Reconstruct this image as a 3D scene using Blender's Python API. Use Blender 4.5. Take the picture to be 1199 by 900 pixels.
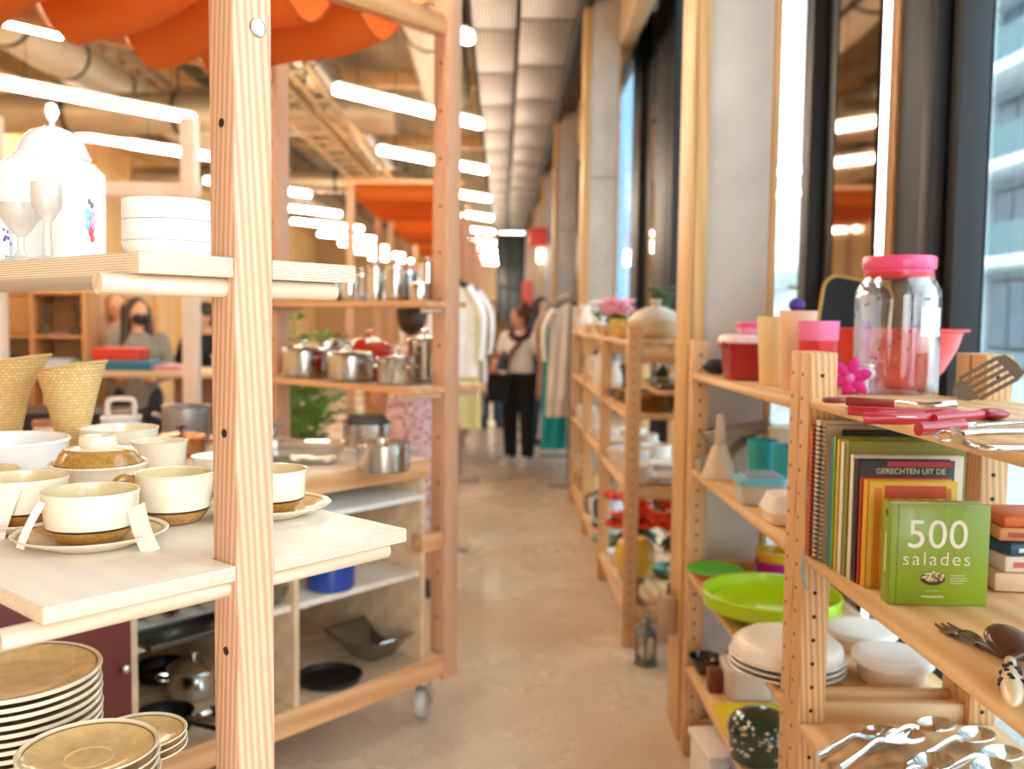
import bpy, bmesh, math, random
from mathutils import Vector, Matrix, noise
random.seed(11)
sc = bpy.context.scene
for _o in list(bpy.data.objects): bpy.data.objects.remove(_o)
COL = sc.collection
PI = math.pi

# ------------------------------------------------------------ camera
FPX, PITCH, YAW, ROLL = 1091.4, 0.0684005, 0.0105284, 0.0123097
_f = Vector((math.sin(YAW)*math.cos(PITCH), math.cos(YAW)*math.cos(PITCH), -math.sin(PITCH)))
_r0 = Vector((math.cos(YAW), -math.sin(YAW), 0)); _u0 = _r0.cross(_f)
_r = math.cos(ROLL)*_r0 + math.sin(ROLL)*_u0; _u = -math.sin(ROLL)*_r0 + math.cos(ROLL)*_u0
CAM = Vector((0, 0, 1.4))
camd = bpy.data.cameras.new('camera'); cam = bpy.data.objects.new('camera', camd); COL.objects.link(cam)
cam.matrix_world = Matrix(((_r.x, _u.x, -_f.x, 0), (_r.y, _u.y, -_f.y, 0), (_r.z, _u.z, -_f.z, 1.4), (0, 0, 0, 1)))
camd.sensor_width = 36; camd.lens = FPX*36/1199
camd.clip_start = .05; camd.clip_end = 400
camd.dof.use_dof = True; camd.dof.focus_distance = 1.22; camd.dof.aperture_fstop = 3.6
sc.camera = cam

# ------------------------------------------------------------ light and exposure
sc.view_settings.view_transform = 'Standard'; sc.view_settings.look = 'None'
sc.view_settings.exposure = 1.35; sc.view_settings.gamma = 1; sc.view_settings.use_curve_mapping = False
sc.cycles.use_denoising = True
sc.cycles.max_bounces = 8; sc.cycles.diffuse_bounces = 4; sc.cycles.glossy_bounces = 4
sc.cycles.transparent_max_bounces = 16; sc.cycles.transmission_bounces = 6
sc.cycles.sample_clamp_indirect = 6; sc.cycles.caustics_reflective = False; sc.cycles.caustics_refractive = False
W = bpy.data.worlds.new('sky'); sc.world = W; W.use_nodes = True
_bg = W.node_tree.nodes['Background']; _bg.inputs[0].default_value = (.86, .94, 1, 1); _bg.inputs[1].default_value = 3.5
TUBE_STRENGTH = 20; TUBE_COLOR = (1, .82, .62)
def area_light(name, loc, rot, sx, sy, power, color):
    d = bpy.data.lights.new(name, 'AREA'); d.shape = 'RECTANGLE'; d.size = sx; d.size_y = sy; d.energy = power; d.color = color
    o = bpy.data.objects.new(name, d); COL.objects.link(o); o.location = loc; o.rotation_euler = rot
    return o
# fill light added behind the camera, on its right
area_light('rear_fill_light', (2.2, -5.2, 2.2), (math.radians(84), 0, math.radians(8)), 5, 3.6, 130, (.93, .96, 1))

# ------------------------------------------------------------ pixel helpers
def ray(px, py):
    return _r*((px-600)/FPX) + _u*((450-py)/FPX) + _f
def atZ(px, py, Z):
    d = ray(px, py); return CAM + d*((Z-1.4)/d.z)
def atY(px, py, Y):
    d = ray(px, py); return CAM + d*(Y/d.y)
def atX(px, py, X):
    d = ray(px, py); return CAM + d*(X/d.x)
def mpx(n, P):            # n pixels wide at point P, in metres
    return n*((Vector(P)-CAM).dot(_f))/FPX

# ------------------------------------------------------------ materials
def lin(h):
    h = h.lstrip('#'); o = []
    for i in (0, 2, 4):
        c = int(h[i:i+2], 16)/255
        o.append(c/12.92 if c <= .04045 else ((c+.055)/1.055)**2.4)
    return (*o, 1)
class NT:
    def __init__(s, name):
        s.m = bpy.data.materials.new(name); s.m.use_nodes = True
        s.t = s.m.node_tree; s.b = s.t.nodes['Principled BSDF']
    def n(s, k, **kw):
        x = s.t.nodes.new(k)
        for a, v in kw.items():
            if a.startswith('i_'): x.inputs[int(a[2:]) if a[2:].isdigit() else a[2:].replace('_', ' ')].default_value = v
            else: setattr(x, a, v)
        return x
    def l(s, a, b): s.t.links.new(a, b)
    def obj(s, scale=(1, 1, 1), rot=(0, 0, 0)):
        c = s.n('ShaderNodeTexCoord'); m = s.n('ShaderNodeMapping'); m.inputs['Scale'].default_value = scale; m.inputs['Rotation'].default_value = rot
        s.l(c.outputs['Object'], m.inputs[0]); return m.outputs[0]
    def ramp(s, fac, stops):
        r = s.n('ShaderNodeValToRGB'); e = r.color_ramp.elements
        while len(e) < len(stops): e.new(.5)
        for q, (p, c) in zip(e, stops): q.position = p; q.color = c
        s.l(fac, r.inputs[0]); return r.outputs[0]
    def bump(s, h, k=.2, d=.01):
        b = s.n('ShaderNodeBump'); b.inputs['Strength'].default_value = k; b.inputs['Distance'].default_value = d
        s.l(h, b.inputs['Height']); s.l(b.outputs[0], s.b.inputs['Normal'])
_MC = {}
def mat(col, rough=.5, metal=0, var=.06, scale=14, coat=0, alpha=1, trans=0, name=None, bump=0, sss=0):
    key = (col, rough, metal, var, scale, coat, alpha, trans, bump, sss)
    if key in _MC: return _MC[key]
    x = NT(name or 'mat_'+col.strip('#')); c = lin(col)
    no = x.n('ShaderNodeTexNoise'); no.inputs['Scale'].default_value = scale; no.inputs['Detail'].default_value = 3
    x.l(x.obj(), no.inputs['Vector'])
    lo = tuple(v*(1-var) for v in c[:3])+(1,); hi = tuple(min(1, v*(1+var)) for v in c[:3])+(1,)
    x.l(x.ramp(no.outputs['Fac'], [(.3, lo), (.7, hi)]), x.b.inputs['Base Color'])
    x.b.inputs['Roughness'].default_value = rough; x.b.inputs['Metallic'].default_value = metal
    if coat: x.b.inputs['Coat Weight'].default_value = coat; x.b.inputs['Coat Roughness'].default_value = .08
    if trans: x.b.inputs['Transmission Weight'].default_value = trans
    if alpha < 1: x.b.inputs['Alpha'].default_value = alpha
    if bump: x.bump(no.outputs['Fac'], bump)
    if sss: x.b.inputs['Subsurface Weight'].default_value = sss; x.b.inputs['Subsurface Radius'].default_value = (.02, .015, .01)
    _MC[key] = x.m; return x.m
def wood(name, c1, c2, axis='z', period=.005, rough=.5, knots=True, contrast=1.0):
    x = NT(name); st = {'x': (.06, 1, 1), 'y': (1, .06, 1), 'z': (1, 1, .06)}[axis]
    v = x.obj(st)
    wv = x.n('ShaderNodeTexWave', wave_type='BANDS', bands_direction='DIAGONAL')
    wv.inputs['Scale'].default_value = .314/period; wv.inputs['Distortion'].default_value = 3.5; wv.inputs['Detail'].default_value = 3; wv.inputs['Detail Scale'].default_value = .35
    x.l(v, wv.inputs['Vector'])
    no = x.n('ShaderNodeTexNoise'); no.inputs['Scale'].default_value = 22; no.inputs['Detail'].default_value = 5; x.l(v, no.inputs['Vector'])
    a, b = lin(c1), lin(c2)
    w = x.ramp(wv.outputs['Fac'], [(.1, a), (.55, tuple(p*.6+q*.4 for p, q in zip(a, b))), (.95, tuple(p*(1-contrast)+q*contrast for p, q in zip(a, b)))])
    n2 = x.ramp(no.outputs['Fac'], [(.25, (.80, .78, .76, 1)), (.75, (1.08, 1.06, 1.03, 1))])
    mx = x.n('ShaderNodeMix', data_type='RGBA', blend_type='MULTIPLY'); mx.inputs[0].default_value = .8
    x.l(w, mx.inputs[6]); x.l(n2, mx.inputs[7]); out = mx.outputs[2]
    if knots:
        vo = x.n('ShaderNodeTexVoronoi'); vo.inputs['Scale'].default_value = 3.2
        k = {'x': (.35, 1, 1), 'y': (1, .35, 1), 'z': (1, 1, .35)}[axis]
        x.l(x.obj(k), vo.inputs['Vector'])
        kr = x.ramp(vo.outputs['Distance'], [(.0, (.32, .17, .08, 1)), (.035, (.5, .3, .16, 1)), (.06, (1, 1, 1, 1))])
        m2 = x.n('ShaderNodeMix', data_type='RGBA', blend_type='MULTIPLY'); m2.inputs[0].default_value = .9
        x.l(out, m2.inputs[6]); x.l(kr, m2.inputs[7]); out = m2.outputs[2]
    x.l(out, x.b.inputs['Base Color']); x.b.inputs['Roughness'].default_value = rough
    x.bump(wv.outputs['Fac'], .12, .002)
    return x.m
def ply_edge(name, th, c1='#f0d9bd', c2='#a87f5c'):
    x = NT(name); v = x.obj((.35, .35, 1))
    wv = x.n('ShaderNodeTexWave', wave_type='BANDS', bands_direction='Z'); wv.inputs['Scale'].default_value = .314/(th/6.5)
    wv.inputs['Distortion'].default_value = 1.1; wv.inputs['Detail'].default_value = 3; wv.inputs['Detail Scale'].default_value = 4
    x.l(v, wv.inputs['Vector'])
    x.l(x.ramp(wv.outputs['Fac'], [(.0, lin(c2)), (.3, lin('#dcbc98')), (.6, lin(c1))]), x.b.inputs['Base Color'])
    x.b.inputs['Roughness'].default_value = .6; return x.m
def glass(name, tint=(1, 1, 1, 1), base=.06, edge=.75, rough=.02, film=None, filmw=0):
    x = NT(name); o = x.t.nodes['Material Output']
    tr = x.n('ShaderNodeBsdfTransparent'); tr.inputs[0].default_value = tint
    gl = x.n('ShaderNodeBsdfGlossy'); gl.inputs['Roughness'].default_value = rough
    lw = x.n('ShaderNodeLayerWeight'); lw.inputs[0].default_value = .35
    mr = x.n('ShaderNodeMapRange'); mr.inputs['To Min'].default_value = base; mr.inputs['To Max'].default_value = edge
    x.l(lw.outputs['Facing'], mr.inputs[0])
    mx = x.n('ShaderNodeMixShader'); x.l(mr.outputs[0], mx.inputs[0]); x.l(tr.outputs[0], mx.inputs[1]); x.l(gl.outputs[0], mx.inputs[2])
    res = mx.outputs[0]
    if filmw:
        df = x.n('ShaderNodeBsdfDiffuse'); df.inputs[0].default_value = lin(film)
        m2 = x.n('ShaderNodeMixShader'); m2.inputs[0].default_value = filmw; x.l(res, m2.inputs[1]); x.l(df.outputs[0], m2.inputs[2]); res = m2.outputs[0]
    x.l(res, o.inputs[0]); return x.m
def emit(name, col, k):
    x = NT(name); x.b.inputs['Base Color'].default_value = (*col[:3], 1); x.b.inputs['Emission Color'].default_value = (*col[:3], 1); x.b.inputs['Emission Strength'].default_value = k
    return x.m
PINE_Z = wood('pine_upright', '#e9c090', '#c98c52', 'z', .006, contrast=.8)
PINE_Y = wood('pine_board', '#efcb9c', '#d9a468', 'y', .03, contrast=.7)
PINE_X = wood('pine_rung', '#ecc698', '#d29c62', 'x', .03, contrast=.7)
FIR_Z = wood('fir_post', '#e4b998', '#c08560', 'z', .0048, contrast=.72)
FIR_U = wood('fir_rail', '#eab583', '#cf8d55', 'x', .03, contrast=.6, knots=False)
FIR_V = wood('fir_bar', '#eab583', '#cf8d55', 'y', .03, contrast=.6, knots=False)
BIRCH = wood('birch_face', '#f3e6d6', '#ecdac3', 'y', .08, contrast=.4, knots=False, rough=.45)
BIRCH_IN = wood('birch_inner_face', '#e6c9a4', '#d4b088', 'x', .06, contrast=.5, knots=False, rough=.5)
PLY18 = ply_edge('plywood_edge', .018)
DOWEL = wood('dowel_wood', '#ead0b8', '#d3ab84', 'x', .01, contrast=.5, knots=False)
STEEL = mat('#c9c5bf', .22, 1, .05, 8, name='brushed_steel')
CHROME = mat('#e2e0dc', .1, 1, .02, 6, name='polished_steel')
DARKSTEEL = mat('#57534e', .3, .9, .1, name='dark_steel')
BLACKPL = mat('#17171a', .4, name='black_plastic')
WHITE = mat('#f4f1ec', .25, var=.02, coat=.4, name='white_glaze')
WHITEPL = mat('#f0ece6', .4, var=.03, name='white_plastic')
CREAM = mat('#f0e1c6', .18, var=.03, scale=30, coat=.6, name='cream_stoneware')
CREAMIN = mat('#e4cfa0', .18, var=.06, scale=25, coat=.6, name='cream_stoneware_inside')
BROWNG = mat('#b3823e', .22, var=.28, scale=160, coat=.6, name='speckled_brown_glaze')
PLATEG = mat('#dfbd82', .2, var=.12, scale=60, coat=.7, name='mustard_glaze')
LINEG = mat('#3b2413', .3, name='dark_line_glaze')
HOLE = mat('#2a1a0e', .9, name='dark_hole')

# ------------------------------------------------------------ mesh builder
def rotm(ax, ang): return Matrix.Rotation(ang, 4, ax)
def T3(x, y, z): return Matrix.Translation((x, y, z))
class MB:
    def __init__(s): s.bm = bmesh.new()
    def add(s, t, mi=0, M=None, keep=False):
        if M is not None: bmesh.ops.transform(t, matrix=M, verts=t.verts)
        if not keep:
            for f in t.faces: f.material_index = mi
        me = bpy.data.meshes.new('t'); t.to_mesh(me); t.free(); s.bm.from_mesh(me); bpy.data.meshes.remove(me); return s
    def box(s, x0, x1, y0, y1, z0, z1, bev=0, mi=0, M=None, side=None):
        t = bmesh.new(); bmesh.ops.create_cube(t, size=1)
        bmesh.ops.transform(t, matrix=T3((x0+x1)/2, (y0+y1)/2, (z0+z1)/2) @ Matrix.Diagonal((x1-x0, y1-y0, z1-z0, 1)), verts=t.verts)
        if bev: bmesh.ops.bevel(t, geom=list(t.edges), offset=bev, segments=2, affect='EDGES', profile=.5)
        if side is not None:
            for f in t.faces: f.material_index = mi if abs(f.normal.z) > .5 else side
            bmesh.ops.recalc_face_normals(t, faces=t.faces)
            for f in t.faces: f.normal_update(); f.material_index = mi if abs(f.normal.z) > .7 else side
            return s.add(t, M=M, keep=True)
        return s.add(t, mi, M)
    def lathe(s, prof, seg=40, M=None, mis=None, mi=0, sq=None):
        t = bmesh.new(); rings = []
        for r, z in prof:
            if r < 1e-6: rings.append([t.verts.new((0, 0, z))])
            else:
                rg = []
                for k in range(seg):
                    a = 2*PI*k/seg; rr = r
                    if sq: c, n = abs(math.cos(a)), abs(math.sin(a)); rr = r/((c**sq+n**sq)**(1/sq))
                    rg.append(t.verts.new((rr*math.cos(a), rr*math.sin(a), z)))
                rings.append(rg)
        for i in range(len(rings)-1):
            a, b = rings[i], rings[i+1]; m = mis[i] if mis else mi
            for k in range(seg):
                k2 = (k+1) % seg
                if len(a) == 1 and len(b) == 1: continue
                if len(a) == 1: f = t.faces.new((a[0], b[k2], b[k]))
                elif len(b) == 1: f = t.faces.new((a[k], a[k2], b[0]))
                else: f = t.faces.new((a[k], a[k2], b[k2], b[k]))
                f.material_index = m
        return s.add(t, M=M, keep=True)
    def tube(s, pts, r, seg=8, closed=False, mi=0, M=None, flat=1):
        pts = [Vector(p) for p in pts]; n = len(pts); t = bmesh.new(); rings = []
        rs = r if isinstance(r, (list, tuple)) else [r]*n
        up = None
        for i, p in enumerate(pts):
            d = (pts[(i+1) % n]-pts[i-1]) if closed else (pts[min(i+1, n-1)]-pts[max(i-1, 0)])
            if d.length < 1e-9: d = Vector((0, 0, 1))
            d.normalize()
            if up is None:
                up = d.orthogonal().normalized() if abs(d.z) > .9 else Vector((0, 0, 1)).cross(d).normalized()
            up = (up - d*up.dot(d))
            up = up.normalized() if up.length > 1e-6 else d.orthogonal().normalized()
            w = d.cross(up)
            rings.append([t.verts.new(p + (up*math.cos(2*PI*k/seg) + w*math.sin(2*PI*k/seg)*flat)*rs[i]) for k in range(seg)])
        m = n if closed else n-1
        for i in range(m):
            a, b = rings[i], rings[(i+1) % n]
            for k in range(seg): t.faces.new((a[k], a[(k+1) % seg], b[(k+1) % seg], b[k]))
        if not closed: t.faces.new(rings[0][::-1]); t.faces.new(rings[-1])
        return s.add(t, mi, M)
    def cyl(s, p0, p1, r, r1=None, seg=24, mi=0, M=None):
        return s.tube([p0, p1], [r, r if r1 is None else r1], seg, mi=mi, M=M)
    def ell(s, c, rad, M=None, mi=0, seg=20, R=None):
        t = bmesh.new(); bmesh.ops.create_uvsphere(t, u_segments=seg, v_segments=max(6, seg*2//3), radius=1)
        m = T3(*c) @ (R if R is not None else Matrix()) @ Matrix.Diagonal((*rad, 1))
        return s.add(t, mi, (M @ m) if M is not None else m)
    def cap(s, p0, p1, r0, r1, seg=14, mi=0):
        s.cyl(p0, p1, r0, r1, seg, mi); s.ell(p0, (r0,)*3, mi=mi, seg=seg); s.ell(p1, (r1,)*3, mi=mi, seg=seg); return s
    def prism(s, poly, z0, z1, mi=0, M=None, bev=0):
        t = bmesh.new(); vs = [t.verts.new((x, y, z0)) for x, y in poly]; f = t.faces.new(vs)
        r = bmesh.ops.extrude_face_region(t, geom=[f]); ve = [g for g in r['geom'] if isinstance(g, bmesh.types.BMVert)]
        bmesh.ops.translate(t, vec=(0, 0, z1-z0), verts=ve); bmesh.ops.recalc_face_normals(t, faces=t.faces)
        if bev: bmesh.ops.bevel(t, geom=list(t.edges), offset=bev, segments=2, affect='EDGES', profile=.5)
        bmesh.ops.triangulate(t, faces=[q for q in t.faces if len(q.verts) > 4])
        return s.add(t, mi, M)
    def grid(s, fn, nu, nv, th=0, mi=0, M=None):
        t = bmesh.new(); g = [[t.verts.new(fn(i/nu, j/nv)) for j in range(nv+1)] for i in range(nu+1)]
        for i in range(nu):
            for j in range(nv): t.faces.new((g[i][j], g[i+1][j], g[i+1][j+1], g[i][j+1]))
        if th:
            bmesh.ops.recalc_face_normals(t, faces=t.faces); bmesh.ops.solidify(t, geom=list(t.faces), thickness=th)
        return s.add(t, mi, M)
    def build(s, name, mats, parent=None, loc=None, rotz=0, ang=38, flat=False, rot=None):
        bmesh.ops.recalc_face_normals(s.bm, faces=s.bm.faces)
        me = bpy.data.meshes.new(name); s.bm.to_mesh(me); s.bm.free()
        for m in (mats if isinstance(mats, (list, tuple)) else [mats]): me.materials.append(m)
        if not flat:
            me.polygons.foreach_set('use_smooth', [True]*len(me.polygons)); me.set_sharp_from_angle(angle=math.radians(ang))
        o = bpy.data.objects.new(name, me); COL.objects.link(o)
        if parent: o.parent = parent
        if loc is not None: o.location = loc
        if rot is not None: o.rotation_euler = rot
        elif rotz: o.rotation_euler = (0, 0, rotz)
        return o
def tag(o, label, cat, group=None, kind=None):
    if label: o['label'] = label
    if cat: o['category'] = cat
    if group: o['group'] = group
    if kind: o['kind'] = kind
    return o
def thing(name, label, cat, loc=(0, 0, 0), rotz=0, group=None, rot=None):
    o = bpy.data.objects.new(name, None); COL.objects.link(o); o.empty_display_size = .05
    o.location = loc; o.rotation_euler = rot if rot else (0, 0, rotz)
    return tag(o, label, cat, group)
def copy_thing(o, label, loc=None, rotz=None, group=None):
    c = o.copy(); COL.objects.link(c)
    def kids(src, dst):
        for ch in [q for q in ALLKIDS(src)]:
            k = ch.copy(); COL.objects.link(k); k.parent = dst; kids(ch, k)
    kids(o, c)
    c['label'] = label
    if loc is not None: c.location = loc
    if rotz is not None: c.rotation_euler = (0, 0, rotz)
    if group: c['group'] = group
    return c
def ALLKIDS(o): return list(o.children)
def struct(o): o['kind'] = 'structure'; return o
def catmull(pts, n=8, closed=False):
    P = [Vector(p) for p in pts]; m = len(P); out = []
    for i in range(m if closed else m-1):
        a, b, c, d = (P[(i+k) % m] if closed else P[max(0, min(m-1, i+k))] for k in (-1, 0, 1, 2))
        for j in range(n):
            t = j/n; out.append(.5*((2*b)+(c-a)*t+(2*a-5*b+4*c-d)*t*t+(3*b-a-3*c+d)*t**3))
    if not closed: out.append(P[-1])
    return out
ORD = ['topmost', 'second', 'third', 'fourth', 'fifth', 'sixth', 'seventh', 'eighth', 'ninth', 'tenth', 'eleventh', 'twelfth', 'thirteenth', 'fourteenth']

# ============================================================ SETTING
def floor_mat():
    x = NT('polished_concrete'); v = x.obj((1, 1, 1))
    a = x.n('ShaderNodeTexNoise'); a.inputs['Scale'].default_value = 1.3; a.inputs['Detail'].default_value = 6; a.inputs['Roughness'].default_value = .65; x.l(v, a.inputs['Vector'])
    b = x.n('ShaderNodeTexNoise'); b.inputs['Scale'].default_value = 60; b.inputs['Detail'].default_value = 2; x.l(v, b.inputs['Vector'])
    c1 = x.ramp(a.outputs['Fac'], [(.3, lin('#d3bda4')), (.5, lin('#dfcbb2')), (.7, lin('#e8d7c1'))])
    c2 = x.ramp(b.outputs['Fac'], [(.3, (.9, .9, .9, 1)), (.7, (1.05, 1.05, 1.05, 1))])
    m = x.n('ShaderNodeMix', data_type='RGBA', blend_type='MULTIPLY'); m.inputs[0].default_value = 1
    x.l(c1, m.inputs[6]); x.l(c2, m.inputs[7]); x.l(m.outputs[2], x.b.inputs['Base Color'])
    x.l(x.ramp(a.outputs['Fac'], [(.3, (.36,)*3+(1,)), (.7, (.2,)*3+(1,))]), x.b.inputs['Roughness'])
    return x.m
def concrete_mat(name='concrete', c1='#ded6ce', c2='#cbc2ba'):
    x = NT(name); v = x.obj()
    a = x.n('ShaderNodeTexNoise'); a.inputs['Scale'].default_value = 4; a.inputs['Detail'].default_value = 8; x.l(v, a.inputs['Vector'])
    x.l(x.ramp(a.outputs['Fac'], [(.3, lin(c2)), (.7, lin(c1))]), x.b.inputs['Base Color'])
    x.b.inputs['Roughness'].default_value = .7; x.bump(a.outputs['Fac'], .1, .004); return x.m
CONC = concrete_mat()
Y0, Y1 = -6, 30
fl = struct(MB().box(-6.2, 1.3, Y0, Y1, -.12, 0).build('floor', floor_mat()))
# raw slab over the hall
struct(MB().box(-6.2, 1.4, Y0, Y1, 4.75, 4.9).build('ceiling', mat('#94805f', .9, var=.3, scale=1.5)))
# metal panel ceiling over the aisle: ribbed panels in two rows with open joints
def ribbed():
    x = NT('ribbed_ceiling_panel'); v = x.obj()
    w = x.n('ShaderNodeTexWave', wave_type='BANDS', bands_direction='X'); w.inputs['Scale'].default_value = .314/.03; x.l(v, w.inputs['Vector'])
    x.l(x.ramp(w.outputs['Fac'], [(.2, lin('#6f665d')), (.6, lin('#aba094'))]), x.b.inputs['Base Color'])
    x.b.inputs['Roughness'].default_value = .42; x.b.inputs['Metallic'].default_value = .35; x.bump(w.outputs['Fac'], .4, .01); return x.m
m = MB()
for k in range(18):
    y = 1.15 + 1.42*k
    m.box(-.29, .08, y+.03, y+1.38, 3.9, 3.93, .004); m.box(.12, .58, y-.27, y+1.08, 3.9, 3.93, .004)
m.box(-.3, .6, .5, 27.2, 3.96, 4.0, mi=1); m.box(-.32, -.29, .5, 27.2, 3.88, 4.74, mi=1)
pc = struct(m.build('ceiling_panels', [ribbed(), mat('#141211', .9)]))
struct(MB().box(.58, .66, .5, 27.2, 3.78, 3.92, .01).build('trim_1', mat('#101012', .5)))
struct(MB().box(.66, 1.3, -2, 27.2, 3.93, 4.1).build('ceiling_strip', mat('#6d645c', .8)))
# left hall wall: tan boards with battens and a top beam
TAN = wood('tan_wall_board', '#eecb92', '#dfb478', 'z', .35, contrast=.5, knots=False, rough=.6)
BEAMT = wood('tan_beam', '#e6bd82', '#cfa066', 'y', .2, contrast=.5, knots=False)
m = MB().box(-6.2, -6.0, Y0, Y1, 0, 3.95)
for k in range(24): m.box(-6.0, -5.93, 4+k*1.1, 4.09+k*1.1, 0, 3.95, .004)
struct(m.build('wall_left', TAN))
struct(MB().box(-6.15, -5.75, Y0, Y1, 3.95, 4.2, .01).build('trim_2', BEAMT))
struct(MB().box(-6.2, -6.05, Y0, Y1, 4.2, 4.75).build('wall_left_upper', mat('#b08a58', .8)))
m = MB().box(-6.2, -.15, 29.8, 30, 0, 4.75)
struct(m.build('wall_back', mat('#c9a273', .8)))
struct(MB().box(.62, 1.3, 27.2, 27.4, 0, 4).build('wall_back_side', CONC))
struct(MB().box(-6.2, 1.4, -6.1, -6, 0, 4.75).build('wall_front_blocker', mat('#c9b090', .8)))  # unseen wall, added to block the sky light from behind
# glazed end of the aisle
m = MB()
for x0, x1 in ((-.2, -.12), (.12, .18), (.52, .62)): m.box(x0, x1, 27.2, 27.3, 0, 3.9, .005)
for z in (0, 2.3, 3.8): m.box(-.2, .6, 27.21, 27.29, z, z+.1)
struct(m.build('window_4', mat('#1b1d1f', .4)))
struct(MB().box(-.15, .6, 27.24, 27.26, .05, 3.85).build('window_5', mat('#3d4546', .15, var=.4, scale=1.2)))

# ------------------------------------------------------------ facade on the right
BLACKAL = mat('#14161b', .5, 0, .1, name='black_aluminium')
SPAND = mat('#333a44', .6, 0, .12, 3, name='grey_spandrel')
DARKREF = mat('#a2907c', .04, 1, .05, name='bronze_mirror_pane')
FGLASS = glass('facade_glass', (.66, .72, .74, 1), .05, .5, .0)
BLUEGL = glass('blue_facade_glass', (.42, .56, .66, 1), .08, .6, .0)
XW = 1.25
def pane(y0, y1, m_, z0=.1, z1=3.9): return MB().box(XW+.03, XW+.045, y0, y1, z0, z1).build('pane', m_)
def kid(o, p): o.parent = p; return o
def frame(segs):
    m = MB()
    for y0, y1, d in segs: m.box(XW-d, XW+.04, y0, y1, 0, 3.93, .004)
    return m
wn = bpy.data.objects.new('window_1', None); COL.objects.link(wn); wn['kind'] = 'structure'
f = frame([(2.50, 2.55, .05), (2.58, 2.65, .08), (3.44, 3.52, .05), (3.56, 3.66, .10), (3.69, 3.79, .05), (6.75, 6.85, .05), (-2, -1.9, .05), (.55, .65, .08)])
f.box(XW-.03, XW+.08, -2, 6.8, 0, .12); f.box(XW-.02, XW+.04, 2.54, 2.66, 0, 3.93); f.box(XW-.0, XW+.06, 3.5, 3.72, 0, 3.93)
kid(f.build('frame', BLACKAL), wn)
kid(MB().box(XW, XW+.06, 2.66, 3.02, 0, 3.93, .003).build('panel', SPAND), wn)
kid(MB().box(XW-.012, XW+.06, 3.0, 3.06, 0, 3.93, .003).build('wood_reflection_strip', PINE_Z), wn)  # pine strip stands for wood reflected beside the mirror pane
for y0, y1 in ((-1.9, .55), (.65, 2.5), (3.79, 6.75)): kid(pane(y0, y1, FGLASS), wn)
kid(MB().box(XW-.05, XW-.035, 3.06, 3.44, .1, 3.9).build('pane', DARKREF), wn)
wn = bpy.data.objects.new('window_2', None); COL.objects.link(wn); wn['kind'] = 'structure'
f = frame([(6.85, 7.55, .05), (7.78, 8.1, .04), (8.1, 8.25, .1), (8.25, 8.9, .03), (8.9, 9.15, .02), (10.6, 10.8, .05)])
kid(f.build('frame', BLACKAL), wn)
kid(MB().box(XW-.05, XW-.035, 7.55, 7.78, .1, 3.9).build('pane', DARKREF), wn); kid(pane(9.15, 10.6, BLUEGL), wn)
wn = bpy.data.objects.new('window_3', None); COL.objects.link(wn); wn['kind'] = 'structure'
f = frame([(10.8+4.2*k+a, 10.8+4.2*k+b, c) for k in range(4) for a, b, c in ((0, .7, .05), (.9, 1.2, .06), (2.3, 2.4, .05), (3.8, 4.1, .05))])
kid(f.build('frame', BLACKAL), wn)
for k in range(4): kid(pane(13.2+4.2*k, 14.6+4.2*k, FGLASS), wn); kid(pane(12.0+4.2*k, 13.1+4.2*k, FGLASS), wn); kid(pane(11.5+4.2*k, 11.7+4.2*k, DARKREF), wn)  # middle panes made clear glass to let more daylight into the far aisle
# concrete columns with timber jackets, and the lintel between them
COLW = wood('column_timber', '#e6bb7c', '#d2a062', 'z', .02, contrast=.6, knots=True)
COLY = [3.03, 7.25, 11.4, 15.55, 19.7, 23.85]
for k, y in enumerate(COLY):
    r = bpy.data.objects.new('concrete_column', None); COL.objects.link(r); r.location = (.6, y, 0)
    m = MB().box(.056, .262, .012, .2, 0, 1.05, .006).box(.056, .262, .012, .2, 1.056, 2.5, .006).box(.056, .262, .012, .2, 2.506, 3.93, .006)
    m.build('shaft', CONC, r)
    m = MB().box(0, .012, .0, .2, 0, 3.9, .002).box(.014, .056, 0, .03, 0, 3.9, .003).box(.012, .056, .03, .2, 0, 3.9)
    m.build('timber_jacket', COLW, r)
    MB().box(.262, .28, .0, .2, 0, 3.9, .003).build('timber_edge', COLW, r)
    tag(r, ['nearest concrete column, timber-jacketed, behind the right-hand shelves', 'second concrete column along the window wall, timber-jacketed', 'third concrete column from the front on the window side', 'fourth concrete column along the window side, carrying the red sign', 'fifth concrete column along the window side', 'last concrete column before the glazed end'][k], 'column', 'concrete columns on the window side', 'structure')
struct(MB().box(.86, .98, 3.45, 27, 3.5, 3.93, .01).build('trim_3', mat('#b99b78', .7)))

# ------------------------------------------------------------ outside
gr = struct(MB().box(1.35, 120, -30, 160, -.3, -.12).build('ground_outside', mat('#c9cbc8', .9, var=.1, scale=.4)))
bl = thing('apartment_building', 'white apartment block with balconies seen through the right window', 'building', (15.5, 0, 0))
PALE = mat('#8f989c', .7, var=.04, scale=.5); WINB = mat('#40505a', .12, var=.4, scale=.6); TEAL = glass('teal_balustrade', (.45, .62, .64, 1), .12, .5, .02, '#5f8488', .55)
MB().box(1.6, 9, 8, 38, 0, 22).build('wall', PALE, bl)
for k in range(7):
    z = .25+3.05*k
    if k: MB().box(0, 1.7, 8, 38, z, z+.32, .02).build('balcony_slab', mat('#f2f4f4', .6), bl)
    if k: MB().box(.03, .07, 8, 38, z+.35, z+1.35).build('balustrade', TEAL, bl)
    for q in range(7):
        y = 9+4.2*q
        w = MB().box(1.52, 1.62, y, y+2.6, z+.35, z+2.75, .02).build('window_frame', mat('#2a2f33', .4), bl)
        MB().box(1.49, 1.53, y+.12, y+1.25, z+.45, z+2.65).box(1.49, 1.53, y+1.35, y+2.48, z+.45, z+2.65).build('pane', WINB, w)
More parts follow.
